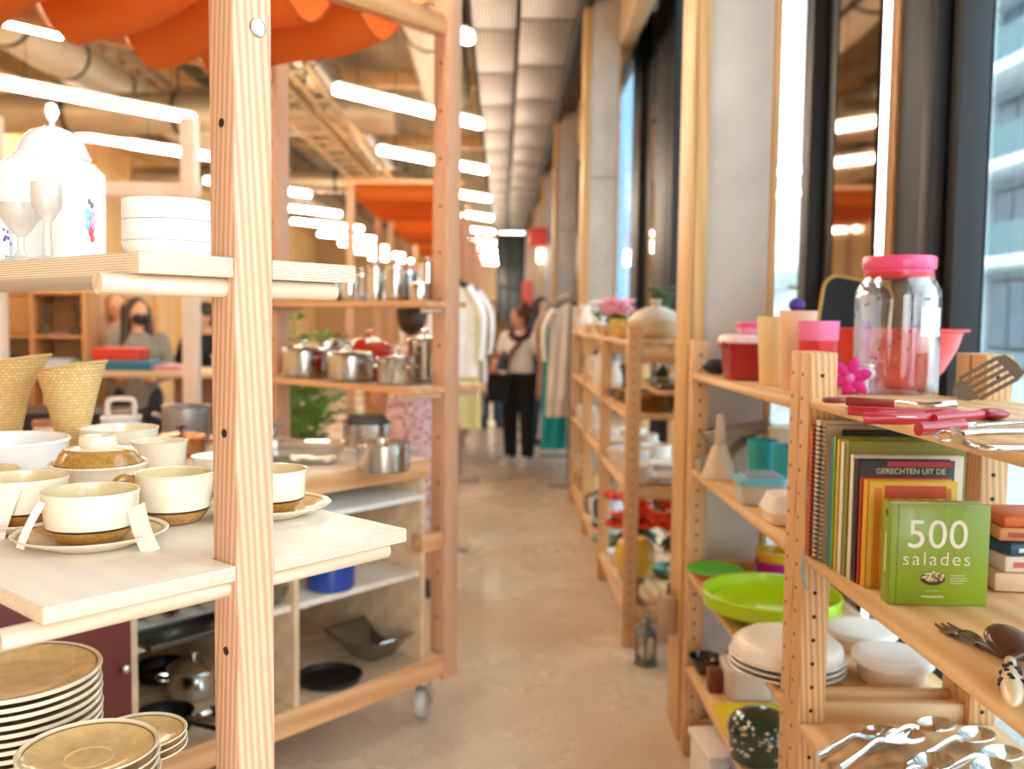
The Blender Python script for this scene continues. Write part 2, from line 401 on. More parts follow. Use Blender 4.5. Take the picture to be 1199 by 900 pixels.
gb = thing('pavilion', 'pale flat-roofed building far off beyond the bright window', 'building', (30, 92, 0))
MB().box(-2, 12, 0, 10, 0, 5.2).build('wall', mat('#d4dce2', .8), gb)
MB().prism([(-3, 4.8), (13, 4.8), (13, 6.0), (5, 9.0), (-3, 6.0)], 0, 11, M=rotm('X', PI/2) @ T3(0, 0, -11)).build('roof', mat('#b9c4cf', .7), gb)
tag(MB().box(18, 60, 60, 90, -.12, .5, .2).build('hedge_bank', mat('#6f9a4d', .9, var=.3, scale=.6)), 'green grass bank outside at the foot of the bright window', 'grass', None, 'stuff')

# ------------------------------------------------------------ services under the slab
DUCT = mat('#b5a68e', .38, .55, .12, 2, name='galvanised_duct'); DUCTW = mat('#d8ccb6', .5, .1, .06, 2)
def duct(pts, r, label, mt=DUCT, ring=1.2):
    t = thing('ventilation_duct', label, 'duct', pts[0])
    o = Vector(pts[0]); P = [Vector(p)-o for p in pts]
    MB().tube(catmull(P, 8) if len(P) > 2 else P, r, 28).build('pipe', mt, t)
    L = (P[-1]-P[0]).length; d = (P[-1]-P[0]).normalized()
    if len(P) == 2:
        for k in range(1, int(L/ring)):
            c = d*(k*ring); MB().tube([c-d*.025, c+d*.025], r*1.05, 28).build('joint_ring', DARKSTEEL, t)
        for q in (.06, .5):
            c = P[0].lerp(P[1], q); MB().cyl((c.x, c.y, c.z+r*.9), (c.x, c.y, 4.78-o.z), .012, seg=6).build('hanger_rod', DARKSTEEL, t)
    return t
duct([(-5.9, 10.4, 3.58), (-1.15, 10.1, 3.58)], .22, 'large galvanised duct crossing the hall behind the second lamp')
duct([(-.72, 6.9, 4.40), (-.72, 11.6, 4.2)], .3, 'fat round duct with dark joint rings next to the panel ceiling', DUCTW)
duct([(-2.2, 5.5, 4.28), (-2.2, 29, 4.28)], .2, 'long round duct running down the middle of the hall')
duct([(-4.6, 4.0, 4.1), (-4.6, 29, 4.1)], .24, 'pale round duct running along above the left wall', DUCTW)
duct([(-5.9, 7.15, 3.7), (-1.2, 7.15, 3.7)], .12, 'thin duct crossing above the orange canopy')
duct([(-5.3, 3.0, 4.3), (-5.3, 29, 4.3)], .1, 'slim pipe running along under the left slab', DUCTW)
duct([(-1.5, 15.2, 3.6), (-5.9, 15.2, 3.6)], .18, 'duct crossing the far part of the hall')
def tray(x0, x1, z0, z1, y0, y1, label, mt):
    t = thing('cable_tray', label, 'cable tray', ((x0+x1)/2, y0, z0))
    w = (x1-x0)/2; L = y1-y0; m = MB()
    m.box(-w, -w+.02, 0, L, 0, z1-z0).box(w-.02, w, 0, L, 0, z1-z0)
    for k in range(int(L/.45)): m.box(-w, w, k*.45, k*.45+.06, 0, .015)
    m.build('ladder_rail', mt, t)
    for k in (.3, L/2, L-.3): MB().cyl((0, k, 0), (0, k, 4.78-z0), .012, seg=6).build('hanger_rod', DARKSTEEL, t)
TANM = mat('#cdb084', .5, .2, .1, 2)
tray(-2.02, -1.72, 3.2, 3.28, 7, 29, 'tan cable tray to the left of the right-hand lamps', TANM)
tray(-1.62, -1.46, 3.2, 3.26, 7, 29, 'narrow cable tray nearest the panel ceiling', TANM)
tray(-3.3, -2.78, 3.9, 4.06, 9, 29, 'wide dark cable tray over the left lamps', mat('#5a4d3c', .6))
tray(-3.95, -3.75, 3.95, 4.02, 3, 29, 'brown cable tray high over the left lamps', mat('#9c8468', .6))
for k, (y, z) in enumerate(((6.2, 4.56), (8.55, 4.56), (9.1, 4.56), (12.9, 4.56), (17.4, 4.56))):
    tag(MB().box(-6, -.32, y, y+.22, z, z+.22, .01).build('ceiling_beam', BEAMT), ['first tan beam across the hall under the slab', 'tan beam across the hall over the cabinets', 'second tan beam across the hall', 'third tan beam across the hall', 'fourth tan beam across the far hall'][k], 'beam', 'cross beams of the hall')

# ------------------------------------------------------------ tube lamps hung askew in two rows
TUBE = emit('lamp_diffuser', TUBE_COLOR, TUBE_STRENGTH); HOUS = mat('#d9d5cd', .4)
UX, UY = math.sin(.721041), math.cos(.721041)
ROTU = math.atan2(UY, UX)
lamp0 = thing('tube_lamp', 'x', 'lamp', (0, 0, 3))
MB().box(-1.5, 0, -.03, .03, -.035, .03, .012).build('diffuser', TUBE, lamp0)
MB().box(-1.5, 0, -.014, .014, .03, .052, .004).build('housing', HOUS, lamp0)
for q in (-1.3, -.2): MB().cyl((q, 0, .05), (q, 0, 1.76), .003, seg=6).build('suspension_wire', DARKSTEEL, lamp0)
first = True
NTH = ['nearest', 'second', 'third', 'fourth', 'fifth', 'sixth', 'seventh', 'eighth', 'ninth', 'tenth', 'eleventh', 'twelfth']
for row, x, ys in (('right-hand', -.2, [5.435+2.335*k for k in range(10)]), ('left-hand', -2.52, [5.45+2.26*k for k in range(10)])):
    for k, y in enumerate(ys):
        lab = f'{NTH[k]} glowing tube lamp of the {row} row under the ceiling'
        if first: lamp0['label'] = lab; lamp0.location = (x, y, 3); lamp0.rotation_euler = (0, 0, ROTU); lamp0['group'] = 'hanging tube lamps'; first = False
        else: copy_thing(lamp0, lab, (x, y, 3), ROTU)
# both rows go on above the frame; the leftmost lamps are added for light
for x, y in ((-.2, 3.1), (-2.52, 3.2), (-4.8, 3.2), (-4.8, 8.4), (-4.8, 12.2)):
    c = copy_thing(lamp0, 'extra tube lamp added past the visible rows for more light', (x, y, 3 if x > -4 else 3.6), ROTU)
# red emergency sign on the far column
s = thing('exit_sign', 'small red sign fixed to the far concrete column', 'sign', (.58, 15.5, 2.78))
MB().box(-.16, .14, -.05, .03, -.15, .15, .01).build('panel', mat('#e0352b', .4), s)
MB().box(-.03, .08, -.07, -.049, -.42, -.2, .01).build('light_strip', emit('sign_light', (1, .93, .8), 3), s)
s = thing('wall_sign', 'red fire sign further along the window side', 'sign', (.56, 19.66, 1.95))
MB().box(-.16, .06, -.04, .03, -.28, .28, .01).build('panel', mat('#e2574d', .4), s)

# ============================================================ LEFT: NEAR TIMBER UNIT (A)
UA = Vector((UX, UY, 0)); VA = Vector((-UY, UX, 0))
AO = Vector((-.3, 1.05, 0)); BO = Vector((-.194, 3.217, 0))
def plane_u(px, py, O, u):         # ray against the upright plane u = const of a unit
    d = ray(px, py); P0 = O + UA*u; t = (P0-CAM).dot(UA)/d.dot(UA); return CAM + d*t
def slab(poly, z0, z1, th=.018, bev=0):
    t = MB(); t.prism(poly, z0, z1, bev=bev)
    t.bm.normal_update()
    for f in t.bm.faces: f.material_index = 0 if abs(f.normal.z) > .7 else 1
    return t
def notched(u0, u1, v1, n0, n1, nv, e=.0015):
    return [(u0, e), (n0, e), (n0, nv), (n1, nv), (n1, e), (u1, e), (u1, v1), (u0, v1)]
ua = thing('timber_shelf_unit', 'near timber shelf unit with tall square post and notched plywood shelves', 'shelf', AO, ROTU)
def square_post(name, u0, u1, v0, v1, z0, z1, mt, parent, holes=(), bev=.0025):
    m = MB().box(u0, u1, v0, v1, z0, z1, bev)
    for (face, z, off) in holes:
        if face == 'u': m.tube([(u0-.0006, v0+off, z), (u0+.004, v0+off, z)], .0052, 14, mi=1)
        else: m.tube([(u0+off, v0-.0006, z), (u0+off, v0+.004, z)], .0052, 14, mi=1)
    return m.build(name, [mt, HOLE], parent)
p = square_post('post', 0, .05, 0, .05, 0, 2.9, FIR_Z, ua, [('u', z, .024) for z in (1.617, 1.267, 1.012, .76, .51)])
p2 = square_post('post', 0, .05, 1.15, 1.2, 0, 2.9, FIR_Z, ua)
m = MB().lathe([(0, .0035), (.006, .0035), (.0095, .0022), (.0108, 0)], 24, M=T3(.0315, -.0002, 1.724) @ rotm('X', PI/2)).box(-.006, .006, -.001, .001, .003, .0042, M=T3(.0315, -.0002, 1.724) @ rotm('X', PI/2))
m.build('bolt_head', STEEL, p)
for nm, u0, u1, z0, z1 in (('mid', -.214, .2634, 1.099, 1.117), ('top', -.1112, .1744, 1.4445, 1.4665)):
    slab(notched(u0, u1, 1.30, -.001, .051, .0515), z0, z1, bev=.0008).build('shelf_board', [BIRCH, PLY18], ua)
    MB().tube([(u0-.033, .024, z0-.0115), (u1-.018, .024, z0-.0115)], .0112, 20).build('support_dowel', DOWEL, ua)
    MB().tube([(u0-.033, 1.17, z0-.0115), (u1-.018, 1.17, z0-.0115)], .0112, 20).build('support_dowel', DOWEL, ua)
# cart of the near unit, under the plates
ca = thing('display_cart', 'near display cart under the stacked plates, mostly out of view', 'cart', AO, ROTU)
slab([(-1.9, .02), (-.004, .02), (-.004, 1.14), (-1.9, 1.14)], .77, .80).build('top_board', [BIRCH, PLY18], ca)
for u in (-1.88, -.03): MB().box(u, u+.02, .04, 1.12, .12, .77).build('side_panel', BIRCH, ca)
for u, v in ((-1.8, .1), (-.12, .1), (-1.8, 1.05), (-.12, 1.05)): MB().cyl((u-.02, v, .05), (u+.02, v, .05), .05, seg=20).box(u-.02, u+.02, v-.02, v+.02, .05, .13).build('caster', DARKSTEEL, ca)
MB().box(-1.9, -.01, .03, 1.13, .12, .15).build('base_board', BIRCH, ca)

# ------------------------------------------------------------ crockery builders
def cup_parts(t, r, h, handle_dir=PI, handle=True):
    pr = [(0, .004), (.55*r, .004), (.60*r, 0), (.66*r, .001), (.83*r, .010), (.90*r, .0165), (.915*r, .018), (.925*r, .0195), (.95*r, .03), (.975*r, .045), (.985*r, h-.006), (1.0*r, h-.002), (.99*r, h), (.955*r, h-.001), (.94*r, h-.006), (.92*r, .03), (.86*r, .018), (.6*r, .009), (0, .008)]
    mi = [1, 1, 1, 1, 1, 2, 2, 0, 0, 0, 0, 0, 0, 3, 3, 3, 3, 3]
    MB().lathe(pr, 56, mis=mi).build('body', [CREAM, BROWNG, LINEG, CREAMIN], t)
    if handle:
        c, s = math.cos(handle_dir), math.sin(handle_dir)
        pts = catmull([(r*.92*c, r*.92*s, h*.82), (r*1.38*c, r*1.38*s, h*.84), (r*1.5*c, r*1.5*s, h*.55), (r*1.25*c, r*1.25*s, h*.36), (r*.93*c, r*.93*s, h*.34)], 6)
        MB().tube(pts, .0055, 10, flat=1.3).build('handle', CREAM, t)
def saucer_mesh(r, h=.017):
    pr = [(0, .003), (.5*r, .003), (.52*r, 0), (.57*r, 0), (.62*r, .003), (.85*r, h*.6), (.985*r, h*.95), (1.0*r, h), (.975*r, h+.0012), (.94*r, h*.93), (.92*r, h*.88), (.905*r, h*.84), (.7*r, .008), (.5*r, .0062), (.36*r, .006), (.34*r, .0075), (.32*r, .006), (0, .006)]
    mi = [0]*9 + [2, 1, 1, 1, 1, 1, 1, 1]
    mi = [0, 0, 0, 0, 0, 0, 0, 0, 0, 1, 2, 1, 1, 1, 1, 1, 1]
    return MB().lathe(pr, 64, mis=mi)
SAUM = [CREAM, PLATEG, LINEG]
def cup_on(px, py, label, slabel, r=.057, h=.062, hd=PI*.9, tagside=None, z=1.117, handle=True, saucer=True, sr=.0905):
    P = atZ(px, py, z)
    if saucer:
        s = saucer_mesh(sr).build('saucer', SAUM); s.location = P; tag(s, slabel, 'saucer', 'cream saucers on the middle shelf')
    t = thing('teacup', label, 'cup', P + Vector((0, 0, .0062 if saucer else 0)), 0, 'cream teacups with a brown foot')
    cup_parts(t, r, h, hd, handle); return t, P
cup1, P1c = cup_on(108, 637, 'cream teacup at the front corner with a paper tag over its rim', 'saucer under the front corner teacup, brown inside', hd=2.2)
cup2, P2c = cup_on(28, 617, 'cream teacup left behind the front corner cup, white tag hanging', 'saucer under the left teacup behind the front cup', hd=2.6)
cup3, P3c = cup_on(316, 602, 'cream teacup to the right of the tall post', 'saucer half hidden behind the tall post', r=.054, h=.06, sr=.088, hd=2.6)
cup4, P4c = cup_on(-26, 600, 'cream cup cut by the left edge of the picture', '', saucer=False, hd=2.8)
# paper tags hung over the cups (each hangs on its cup's handle, a thin folded strip)
PAPER = mat('#f0d9c8', .6, var=.02)
def paper_strip(px0, py0, px1, py1, Y, wpx, label):
    a = atY(px0, py0, Y); b = atY(px1, py1, Y-.012); w = mpx(wpx, a)/2
    d = (b-a).normalized(); s = d.cross(Vector((0, -1, 0))).normalized()*w
    m = MB(); m.grid(lambda i, j: a.lerp(b, i) + s*(2*j-1) + Vector((0, -.006*math.sin(i*PI), 0)), 8, 2, .0006)
    return tag(m.build('paper_tag', PAPER), label, 'tag', 'paper tags hung on the cups')
paper_strip(160, 592, 178, 646, P1c.y-.02, 22, 'broad paper tag hanging over the right side of the front teacup')
paper_strip(50, 588, 24, 642, P1c.y-.055, 9, 'thin paper strip hanging left of the front teacup')
paper_strip(16, 572, -6, 640, P2c.y-.055, 20, 'broad paper tag hanging over the left teacup')
# creamer jug
P = atZ(204, 610, 1.117)
t = thing('creamer_jug', 'cream milk jug with spout beside the tall post', 'jug', P)
r, h = .050, .069
pr = [(0, .003), (.6*r, .003), (.64*r, 0), (.78*r, .004), (.90*r, .012), (.955*r, .0175), (.965*r, .019), (.975*r, .0205), (1.0*r, .028), (1.0*r, h-.012), (1.0*r, h-.004), (1.02*r, h-.001), (1.0*r, h), (.965*r, h-.002), (.95*r, .03), (.6*r, .008), (0, .007)]
m = MB().lathe(pr, 64, mis=[1, 1, 1, 1, 1, 2, 2, 0, 0, 0, 0, 0, 0, 3, 3, 3])
for v in m.bm.verts:
    a = math.atan2(v.co.y, v.co.x); k = max(0, (v.co.z-h*.62)/(h*.38)); d = abs(((a+.25)+PI) % (2*PI)-PI)
    if k > 0 and d < .55:
        g = (1-(d/.55)**2)**1.5*k; v.co.x *= 1+.34*g; v.co.y *= 1+.34*g; v.co.z += .004*g
m.build('body', [CREAM, BROWNG, LINEG, CREAMIN], t)
pts = catmull([(-.92*r, -.012, h*.80), (-1.22*r, -.022, h*.86), (-1.42*r, -.026, h*.66), (-1.36*r, -.022, h*.42), (-.94*r, -.014, h*.30)], 7)
MB().tube(pts, .0062, 12, flat=1.4).build('handle', BROWNG, t)
# sugar bowl with brown lid
P = atZ(117, 588, 1.117)
t = thing('sugar_bowl', 'lidded sugar bowl with speckled brown lid behind the front cups', 'bowl', P)
r = .072
MB().lathe([(0, .003), (.5*r, .003), (.55*r, 0), (.75*r, .006), (.86*r, .02), (.90*r, .05), (.97*r, .056), (1.0*r, .059), (.98*r, .0615), (.9*r, .061), (.86*r, .052), (.8*r, .02), (0, .008)], 64).build('bowl', CREAM, t)
lid = MB().lathe([(0, .058), (.84*r, .058), (.87*r, .0615), (.84*r, .066), (.74*r, .078), (.66*r, .083), (.60*r, .0845), (.30*r, .087), (0, .087)], 64, mis=[0, 0, 0, 0, 0, 1, 1, 1]).build('lid', [BROWNG, CREAM], t)
MB().lathe([(.36*r, .086), (.375*r, .088), (.375*r, .100), (.36*r, .102), (.29*r, .102), (.28*r, .100), (.27*r, .088)], 48).build('ring_knob', CREAM, lid)
# plain bowls behind
def bowl_mesh(r, h, foot=.5, t=.004, flare=1.0, lip=.003):
    return MB().lathe([(0, .003), (foot*.9*r, .003), (foot*r, 0), (foot*1.08*r, .004), ((foot+.3)*r if foot < .65 else .9*r, h*.28), (.95*r, h*.62), (r, h-lip), (r+lip*.5, h), (r-t, h), (.93*r-t*.5, h*.62), ((foot+.26)*r if foot < .65 else .85*r, h*.33), (foot*.9*r, .008), (0, .007)], 56)
def bowl_at(px, py, z, r, h, mt, label, foot=.5, cat='bowl', group=None, name='bowl'):
    o = bowl_mesh(r, h, foot).build(name, mt); o.location = atZ(px, py, z); return tag(o, label, cat, group)
o = MB().lathe([(0, 0), (.09, 0), (.095, .004), (.097, .03), (.097, .033), (.102, .036), (.104, .07), (.107, .074), (.105, .078), (.1, .078), (.097, .07), (.09, .008), (0, .006)], 64).build('souffle_dish', WHITE)
o.location = atZ(2, 568, 1.117); tag(o, 'white souffle dish at the left edge behind the teacups', 'bowl')
bowl_at(140, 548, 1.117, .07, .076, CREAM, 'wide cream bowl behind the sugar bowl', .55)
bowl_at(188, 560, 1.117, .046, .066, CREAM, 'small cream bowl between sugar bowl and milk jug', .6)
b0 = bowl_at(262, 578, 1.117, .048, .04, WHITE, 'lower white bowl of the pair behind the tall post', .55, group='white bowls behind the post')
b1 = copy_thing(b0, 'upper white bowl of the pair behind the tall post', b0.location + Vector((0, 0, .022)))
# woven cones
def woven():
    x = NT('woven_bamboo'); c = x.n('ShaderNodeTexCoord'); sp = x.n('ShaderNodeSeparateXYZ'); x.l(c.outputs['Object'], sp.inputs[0])
    at = x.n('ShaderNodeMath', operation='ARCTAN2'); x.l(sp.outputs[1], at.inputs[0]); x.l(sp.outputs[0], at.inputs[1])
    sc_ = x.n('ShaderNodeMath', operation='MULTIPLY'); sc_.inputs[1].default_value = 3.4; x.l(at.outputs[0], sc_.inputs[0])
    zz = x.n('ShaderNodeMath', operation='MULTIPLY'); zz.inputs[1].default_value = 42.0; x.l(sp.outputs[2], zz.inputs[0])
    cb = x.n('ShaderNodeCombineXYZ'); x.l(sc_.outputs[0], cb.inputs[0]); x.l(zz.outputs[0], cb.inputs[1])
    br = x.n('ShaderNodeTexBrick'); br.inputs['Scale'].default_value = 1; br.inputs['Color1'].default_value = lin('#f6dca6'); br.inputs['Color2'].default_value = lin('#e3ba70'); br.inputs['Mortar'].default_value = lin('#cba262'); br.inputs['Mortar Size'].default_value = .06
    x.l(cb.outputs[0], br.inputs['Vector']); x.l(br.outputs['Color'], x.b.inputs['Base Color']); x.b.inputs['Roughness'].default_value = .55
    x.bump(br.outputs['Fac'], -.12, .003); return x.m
WOVEN = woven(); WICK = mat('#7a4a26', .6, var=.3, scale=120, bump=.4)
for px, py, r1, h, lab, tilt in ((86, 541, .063, .185, 'woven bamboo cone standing behind the wide cream bowl', -.09), (8, 536, .083, .19, 'larger woven bamboo cone at the left edge of the shelf', -.10)):
    t = thing('bamboo_cone', lab, 'basket', atZ(px, py, 1.117), group='woven bamboo cones')
    m = MB(); n = 48; prof = [(.017, 0), (.02, .004), (.03, h*.3), (.046, h*.68), (r1, h), (r1-.003, h), (.043, h*.68), (.027, h*.3), (.015, .006), (0, .005)]
    m.lathe([(0, 0)]+prof, n)
    for v in m.bm.verts: v.co.z += v.co.x*.16*(v.co.z/h)
    m.build('woven_wall', WOVEN, t)
    rr = [(r1*1.0*math.cos(a), r1*math.sin(a), h + r1*math.cos(a)*.16) for a in [2*PI*k/40 for k in range(40)]]
    MB().tube(rr, .0028, 6, closed=True).build('rim', mat('#d6ab68', .5), t)
def wicker(px, py, r, h, lab):
    t = thing('wicker_basket', lab, 'basket', atZ(px, py, 1.117))
    m = MB().lathe([(0, 0), (r*.8, 0), (r, h), (r*.95, h), (r*.76, .004), (0, .004)], 32); m.build('wall', WICK, t)
    m = MB()
    for k in range(int(h/.008)):
        q = r*(.81+.19*(k*.008/h)); m.tube([(q*math.cos(a), q*math.sin(a), .004+k*.008) for a in [2*PI*j/24 for j in range(24)]], .0042, 6, closed=True)
    m.build('weave', WICK, t)
wicker(-16, 551, .03, .045, 'small brown wicker basket at the left edge in front of the cone')
wicker(48, 543, .028, .03, 'little brown wicker dish between the two bamboo cones')

# ------------------------------------------------------------ top shelf of unit A
ZT = 1.4665
def on_top(px, u):
    p = plane_u(px, 372, AO, u); return Vector((p.x, p.y, ZT))
GLASS = glass('clear_glass', (.97, .98, .98, 1), .06, .85, .02)
MILKG = glass('cloudy_glass', (.95, .93, .9, 1), .10, .8, .05, '#f6ece2', .38)
P = on_top(66, .045); R = mpx(48, P)
t = thing('porcelain_jar', 'tall white porcelain jar with a domed lid and flower decal', 'jar', P)
hb = .170
MB().lathe([(0, 0), (R*.95, 0), (R, .004), (R, hb*.86), (R*.985, hb*.91), (R*.80, hb*.985), (R*.76, hb), (R*.70, hb), (0, hb*.99)], 8*8, sq=5).build('body', WHITE, t)
lid = MB().lathe([(0, hb), (R*.84, hb), (R*.86, hb+.005), (R*.80, hb+.010), (R*.72, hb+.025), (R*.5, hb+.041), (R*.2, hb+.049), (0, hb+.05)], 64).build('lid', WHITE, t)
MB().lathe([(0, hb+.045), (.0045, hb+.048), (.004, hb+.056), (.0085, hb+.062), (.0115, hb+.072), (.0085, hb+.083), (.003, hb+.087), (0, hb+.0875)], 24).build('finial', WHITE, lid)
# flower decal, a little motif in relief on the side facing the camera's right
dm = MB(); cdir = (CAM - P); cdir.z = 0; a0 = math.atan2(cdir.y, cdir.x) + .90
def on_jar(da, z):
    a = a0+da; c, s = abs(math.cos(a)), abs(math.sin(a)); rr = R/((c**5+s**5)**(.2)); return Vector((rr*math.cos(a), rr*math.sin(a), z))
for da, z, q, mi in ((.0, .075, .0085, 0), (.10, .088, .006, 0), (-.06, .060, .0085, 1), (.02, .050, .007, 1), (-.17, .085, .010, 2), (-.2, .068, .008, 2), (-.1, .105, .005, 3), (.03, .100, .006, 3), (.06, .066, .007, 0)):
    c = on_jar(da, z); dm.ell(c, (q*.62, q*.62, q*.85), mi=mi, seg=12)
d = dm.build('flower_decal', [mat('#d7a6d8', .4), mat('#d7525a', .4), mat('#93c3ce', .4), mat('#8a6a72', .4)], t)
# footed glass dish and a tall glass before the jar
P = on_top(27, -.075)
t = thing('footed_glass_dish', 'footed glass dish with white rim left before the porcelain jar', 'glass', P)
rr = mpx(24, P)
MB().lathe([(0, 0), (rr*.9, 0), (rr*.92, .004), (rr*.3, .010), (rr*.16, .018), (rr*.16, .034), (rr*.5, .044), (rr*.95, .062), (rr*1.02, .088), (rr*.98, .088), (rr*.9, .064), (rr*.4, .05), (0, .046)], 40).build('bowl', MILKG, t)
MB().lathe([(rr*1.0, .078), (rr*1.05, .082), (rr*1.12, .098), (rr*1.08, .1), (rr*.98, .086)], 40).build('rim', WHITEPL, t)
P = on_top(58, -.07)
t = thing('stemmed_glass', 'slim stemmed glass in front of the porcelain jar', 'glass', P)
MB().lathe([(0, 0), (.022, 0), (.022, .003), (.006, .008), (.0045, .05), (.010, .058), (.017, .068), (.019, .085), (.018, .10), (.0165, .10), (.0175, .085), (.015, .07), (0, .06)], 40).build('bowl_and_stem', MILKG, t)
P = on_top(-14, -.06)
t = thing('mug', 'white mug with small blue flowers at the upper left edge', 'mug', P, 0)
r = mpx(25, P)
MB().lathe([(0, 0), (r*.9, 0), (r, .006), (r, .074), (r*.97, .076), (r*.9, .074), (r*.9, .008), (0, .006)], 40).build('body', WHITE, t)
MB().tube(catmull([(-r*.95, 0, .062), (-r*1.6, 0, .06), (-r*1.6, 0, .02), (-r*.95, 0, .016)], 6), .005, 10).build('handle', WHITE, t)
dm = MB()
for k in range(16):
    a = -.9 + random.random()*1.5; z = .012+.05*random.random(); dm.ell((r*math.cos(a), r*math.sin(a), z), (.0022, .0022, .003), mi=k % 3, seg=8)
dm.build('flower_decal', [mat('#53508f', .5), mat('#6d6aa8', .5), mat('#5f9468', .5)], t)
P = on_top(200, .03); r = mpx(52, P)
for k in range(3):
    pr = [(0, .002), (r*.74, .002), (r*.78, 0), (r*.84, .003), (r*.96, .016), (r*1.0, .021), (r*1.0, .0255), (r*.95, .0255), (r*.9, .006), (0, .004)] if k == 0 else [(0, .001), (r*.97, 0), (r*.995, .003), (r*.99, .0235), (r*.98, .0255), (r*.93, .0255), (r*.9, .006), (0, .004)]
    o = MB().lathe(pr, 56).build('white_dish', WHITE)
    o.location = P + Vector((0, 0, .0262*k)); tag(o, ['lowest', 'middle', 'uppermost'][k] + ' white dish of the stack left of the tall post', 'dish', 'white dishes on the top shelf')

# ------------------------------------------------------------ plates on the near cart
def plate_mesh(r, h=.020):
    pr = [(0, .003), (.55*r, .003), (.58*r, 0), (.62*r, .001), (.72*r, h*.3), (.965*r, h*.70), (.995*r, h*.80), (1.0*r, h*.95), (.985*r, h+.0012), (.955*r, h*.99), (.94*r, h*.965), (.925*r, h*.94), (.72*r, h*.62), (.67*r, h*.42), (.6*r, h*.34), (0, h*.33)]
    return MB().lathe(pr, 80, mis=[0, 0, 0, 0, 0, 0, 0, 0, 0, 1, 2, 1, 1, 1, 1])
def plate_stack(x, y, r, n, z0, dz, mesh, base, grp, nm='dinner_plate', cat='plate'):
    o0 = mesh.build(nm, [CREAM, PLATEG, LINEG]); o0.location = (x, y, z0)
    for k in range(n):
        lab = f'{ORD[n-1-k]} {base}' if n > 1 else base
        if k == 0: tag(o0, lab, cat, grp)
        else:
            c = copy_thing(o0, lab, (x+random.uniform(-.0012, .0012), y+random.uniform(-.0012, .0012), z0+k*dz), random.random()*6)
plate_stack(-.674, 1.262, .117, 9, .80, .0112, plate_mesh(.117), 'brown-glazed dinner plate of the tall stack at lower left', 'dinner plates in the tall stack')
plate_stack(-.488, 1.085, .080, 7, .80, .0112, saucer_mesh(.080, .019), 'brown-glazed small plate of the front stack', 'small plates in the front stack', 'side_plate')
plate_stack(-.487, 1.236, .062, 3, .80, .010, saucer_mesh(.062, .017), 'small brown plate in the low pile behind the front stack', 'small plates in the low pile', 'side_plate')

# ============================================================ LEFT: UNIT B WITH THE BENCH CART
def B_at(px, u, z):
    p = plane_u(px, 372, BO, u); return Vector((p.x, p.y, z))
def uv(O, u, v, z=0): return O + UA*u + VA*v + Vector((0, 0, z))
ub = thing('timber_shelf_unit', 'second timber shelf unit with two tall posts, over the bench on casters', 'shelf', BO, ROTU)
hz = [.35+.16*k for k in range(13)]
square_post('post', 0, .065, 0, .071, .13, 2.75, FIR_Z, ub, [('u', z, .035) for z in hz])
square_post('post', 0, .065, .985, 1.05, .13, 2.75, FIR_Z, ub, [('u', z, .03) for z in hz])
for v in (.0, .985):
    square_post('post', -2.55, -2.485, v, v+.065, .13, 2.75, FIR_Z, ub)
MB().box(-2.6, -.003, .012, .06, 2.36, 2.43, .003).build('top_rail', FIR_U, ub)
MB().box(-2.6, -.003, .995, 1.04, 2.36, 2.43, .003).build('top_rail', FIR_U, ub)
for nm, u0, u1, z0, z1 in (('low', -.172, .207, 1.150, 1.170), ('high', -.10, .10, 1.443, 1.463)):
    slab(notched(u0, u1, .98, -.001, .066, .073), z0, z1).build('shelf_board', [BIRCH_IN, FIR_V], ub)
    MB().tube([(u0+.02, .035, z0-.011), (u1-.02, .035, z0-.011)], .011, 16).build('support_dowel', DOWEL, ub)
    MB().tube([(u0+.02, .95, z0-.011), (u1-.02, .95, z0-.011)], .011, 16).build('support_dowel', DOWEL, ub)
cbars = [-.1-.285*k for k in range(9)]
for u in cbars: MB().box(u-.014, u+.014, -.02, 1.06, 2.431, 2.455, .003).build('cross_bar', FIR_V, ub)
# orange fabric, hung in swags from the cross bars
def fabric():
    x = NT('orange_fabric'); c = lin('#dd7a2c')
    x.b.inputs['Base Color'].default_value = c; x.b.inputs['Roughness'].default_value = .85
    tl = x.n('ShaderNodeBsdfTranslucent'); tl.inputs[0].default_value = lin('#ee9040'); mx = x.n('ShaderNodeMixShader'); mx.inputs[0].default_value = .35
    o = x.t.nodes['Material Output']; x.l(x.b.outputs[0], mx.inputs[1]); x.l(tl.outputs[0], mx.inputs[2]); x.l(mx.outputs[0], o.inputs[0])
    no = x.n('ShaderNodeTexWave', wave_type='BANDS', bands_direction='Y'); no.inputs['Scale'].default_value = 12; no.inputs['Distortion'].default_value = 6
    x.l(x.obj((1, .3, 1)), no.inputs['Vector']); x.bump(no.outputs['Fac'], .1, .01); return x.m
FAB = fabric()
cn = thing('fabric_canopy', 'orange fabric canopy hanging in swags over the near bench', 'canopy', BO, ROTU)
def swag(u1, v0, v1, top, per, sag, n):
    def f(i, j):
        s = i*n; k = s-math.floor(s) if i < 1 else 1.0; jj = v0+(v1-v0)*j
        k = min(1, max(0, (k-.055)/.89)); e = 1+.10*math.sin(7*j+math.floor(min(s, n-1e-6))*2)
        return (u1-s*per, jj, top-sag*e*(4*k*(1-k))**.9)
    return f
MB().grid(swag(-.1, .067, .978, 2.468, .285, .165, 8), 192, 14, .003).build('swagged_cloth', FAB, cn, ang=80)

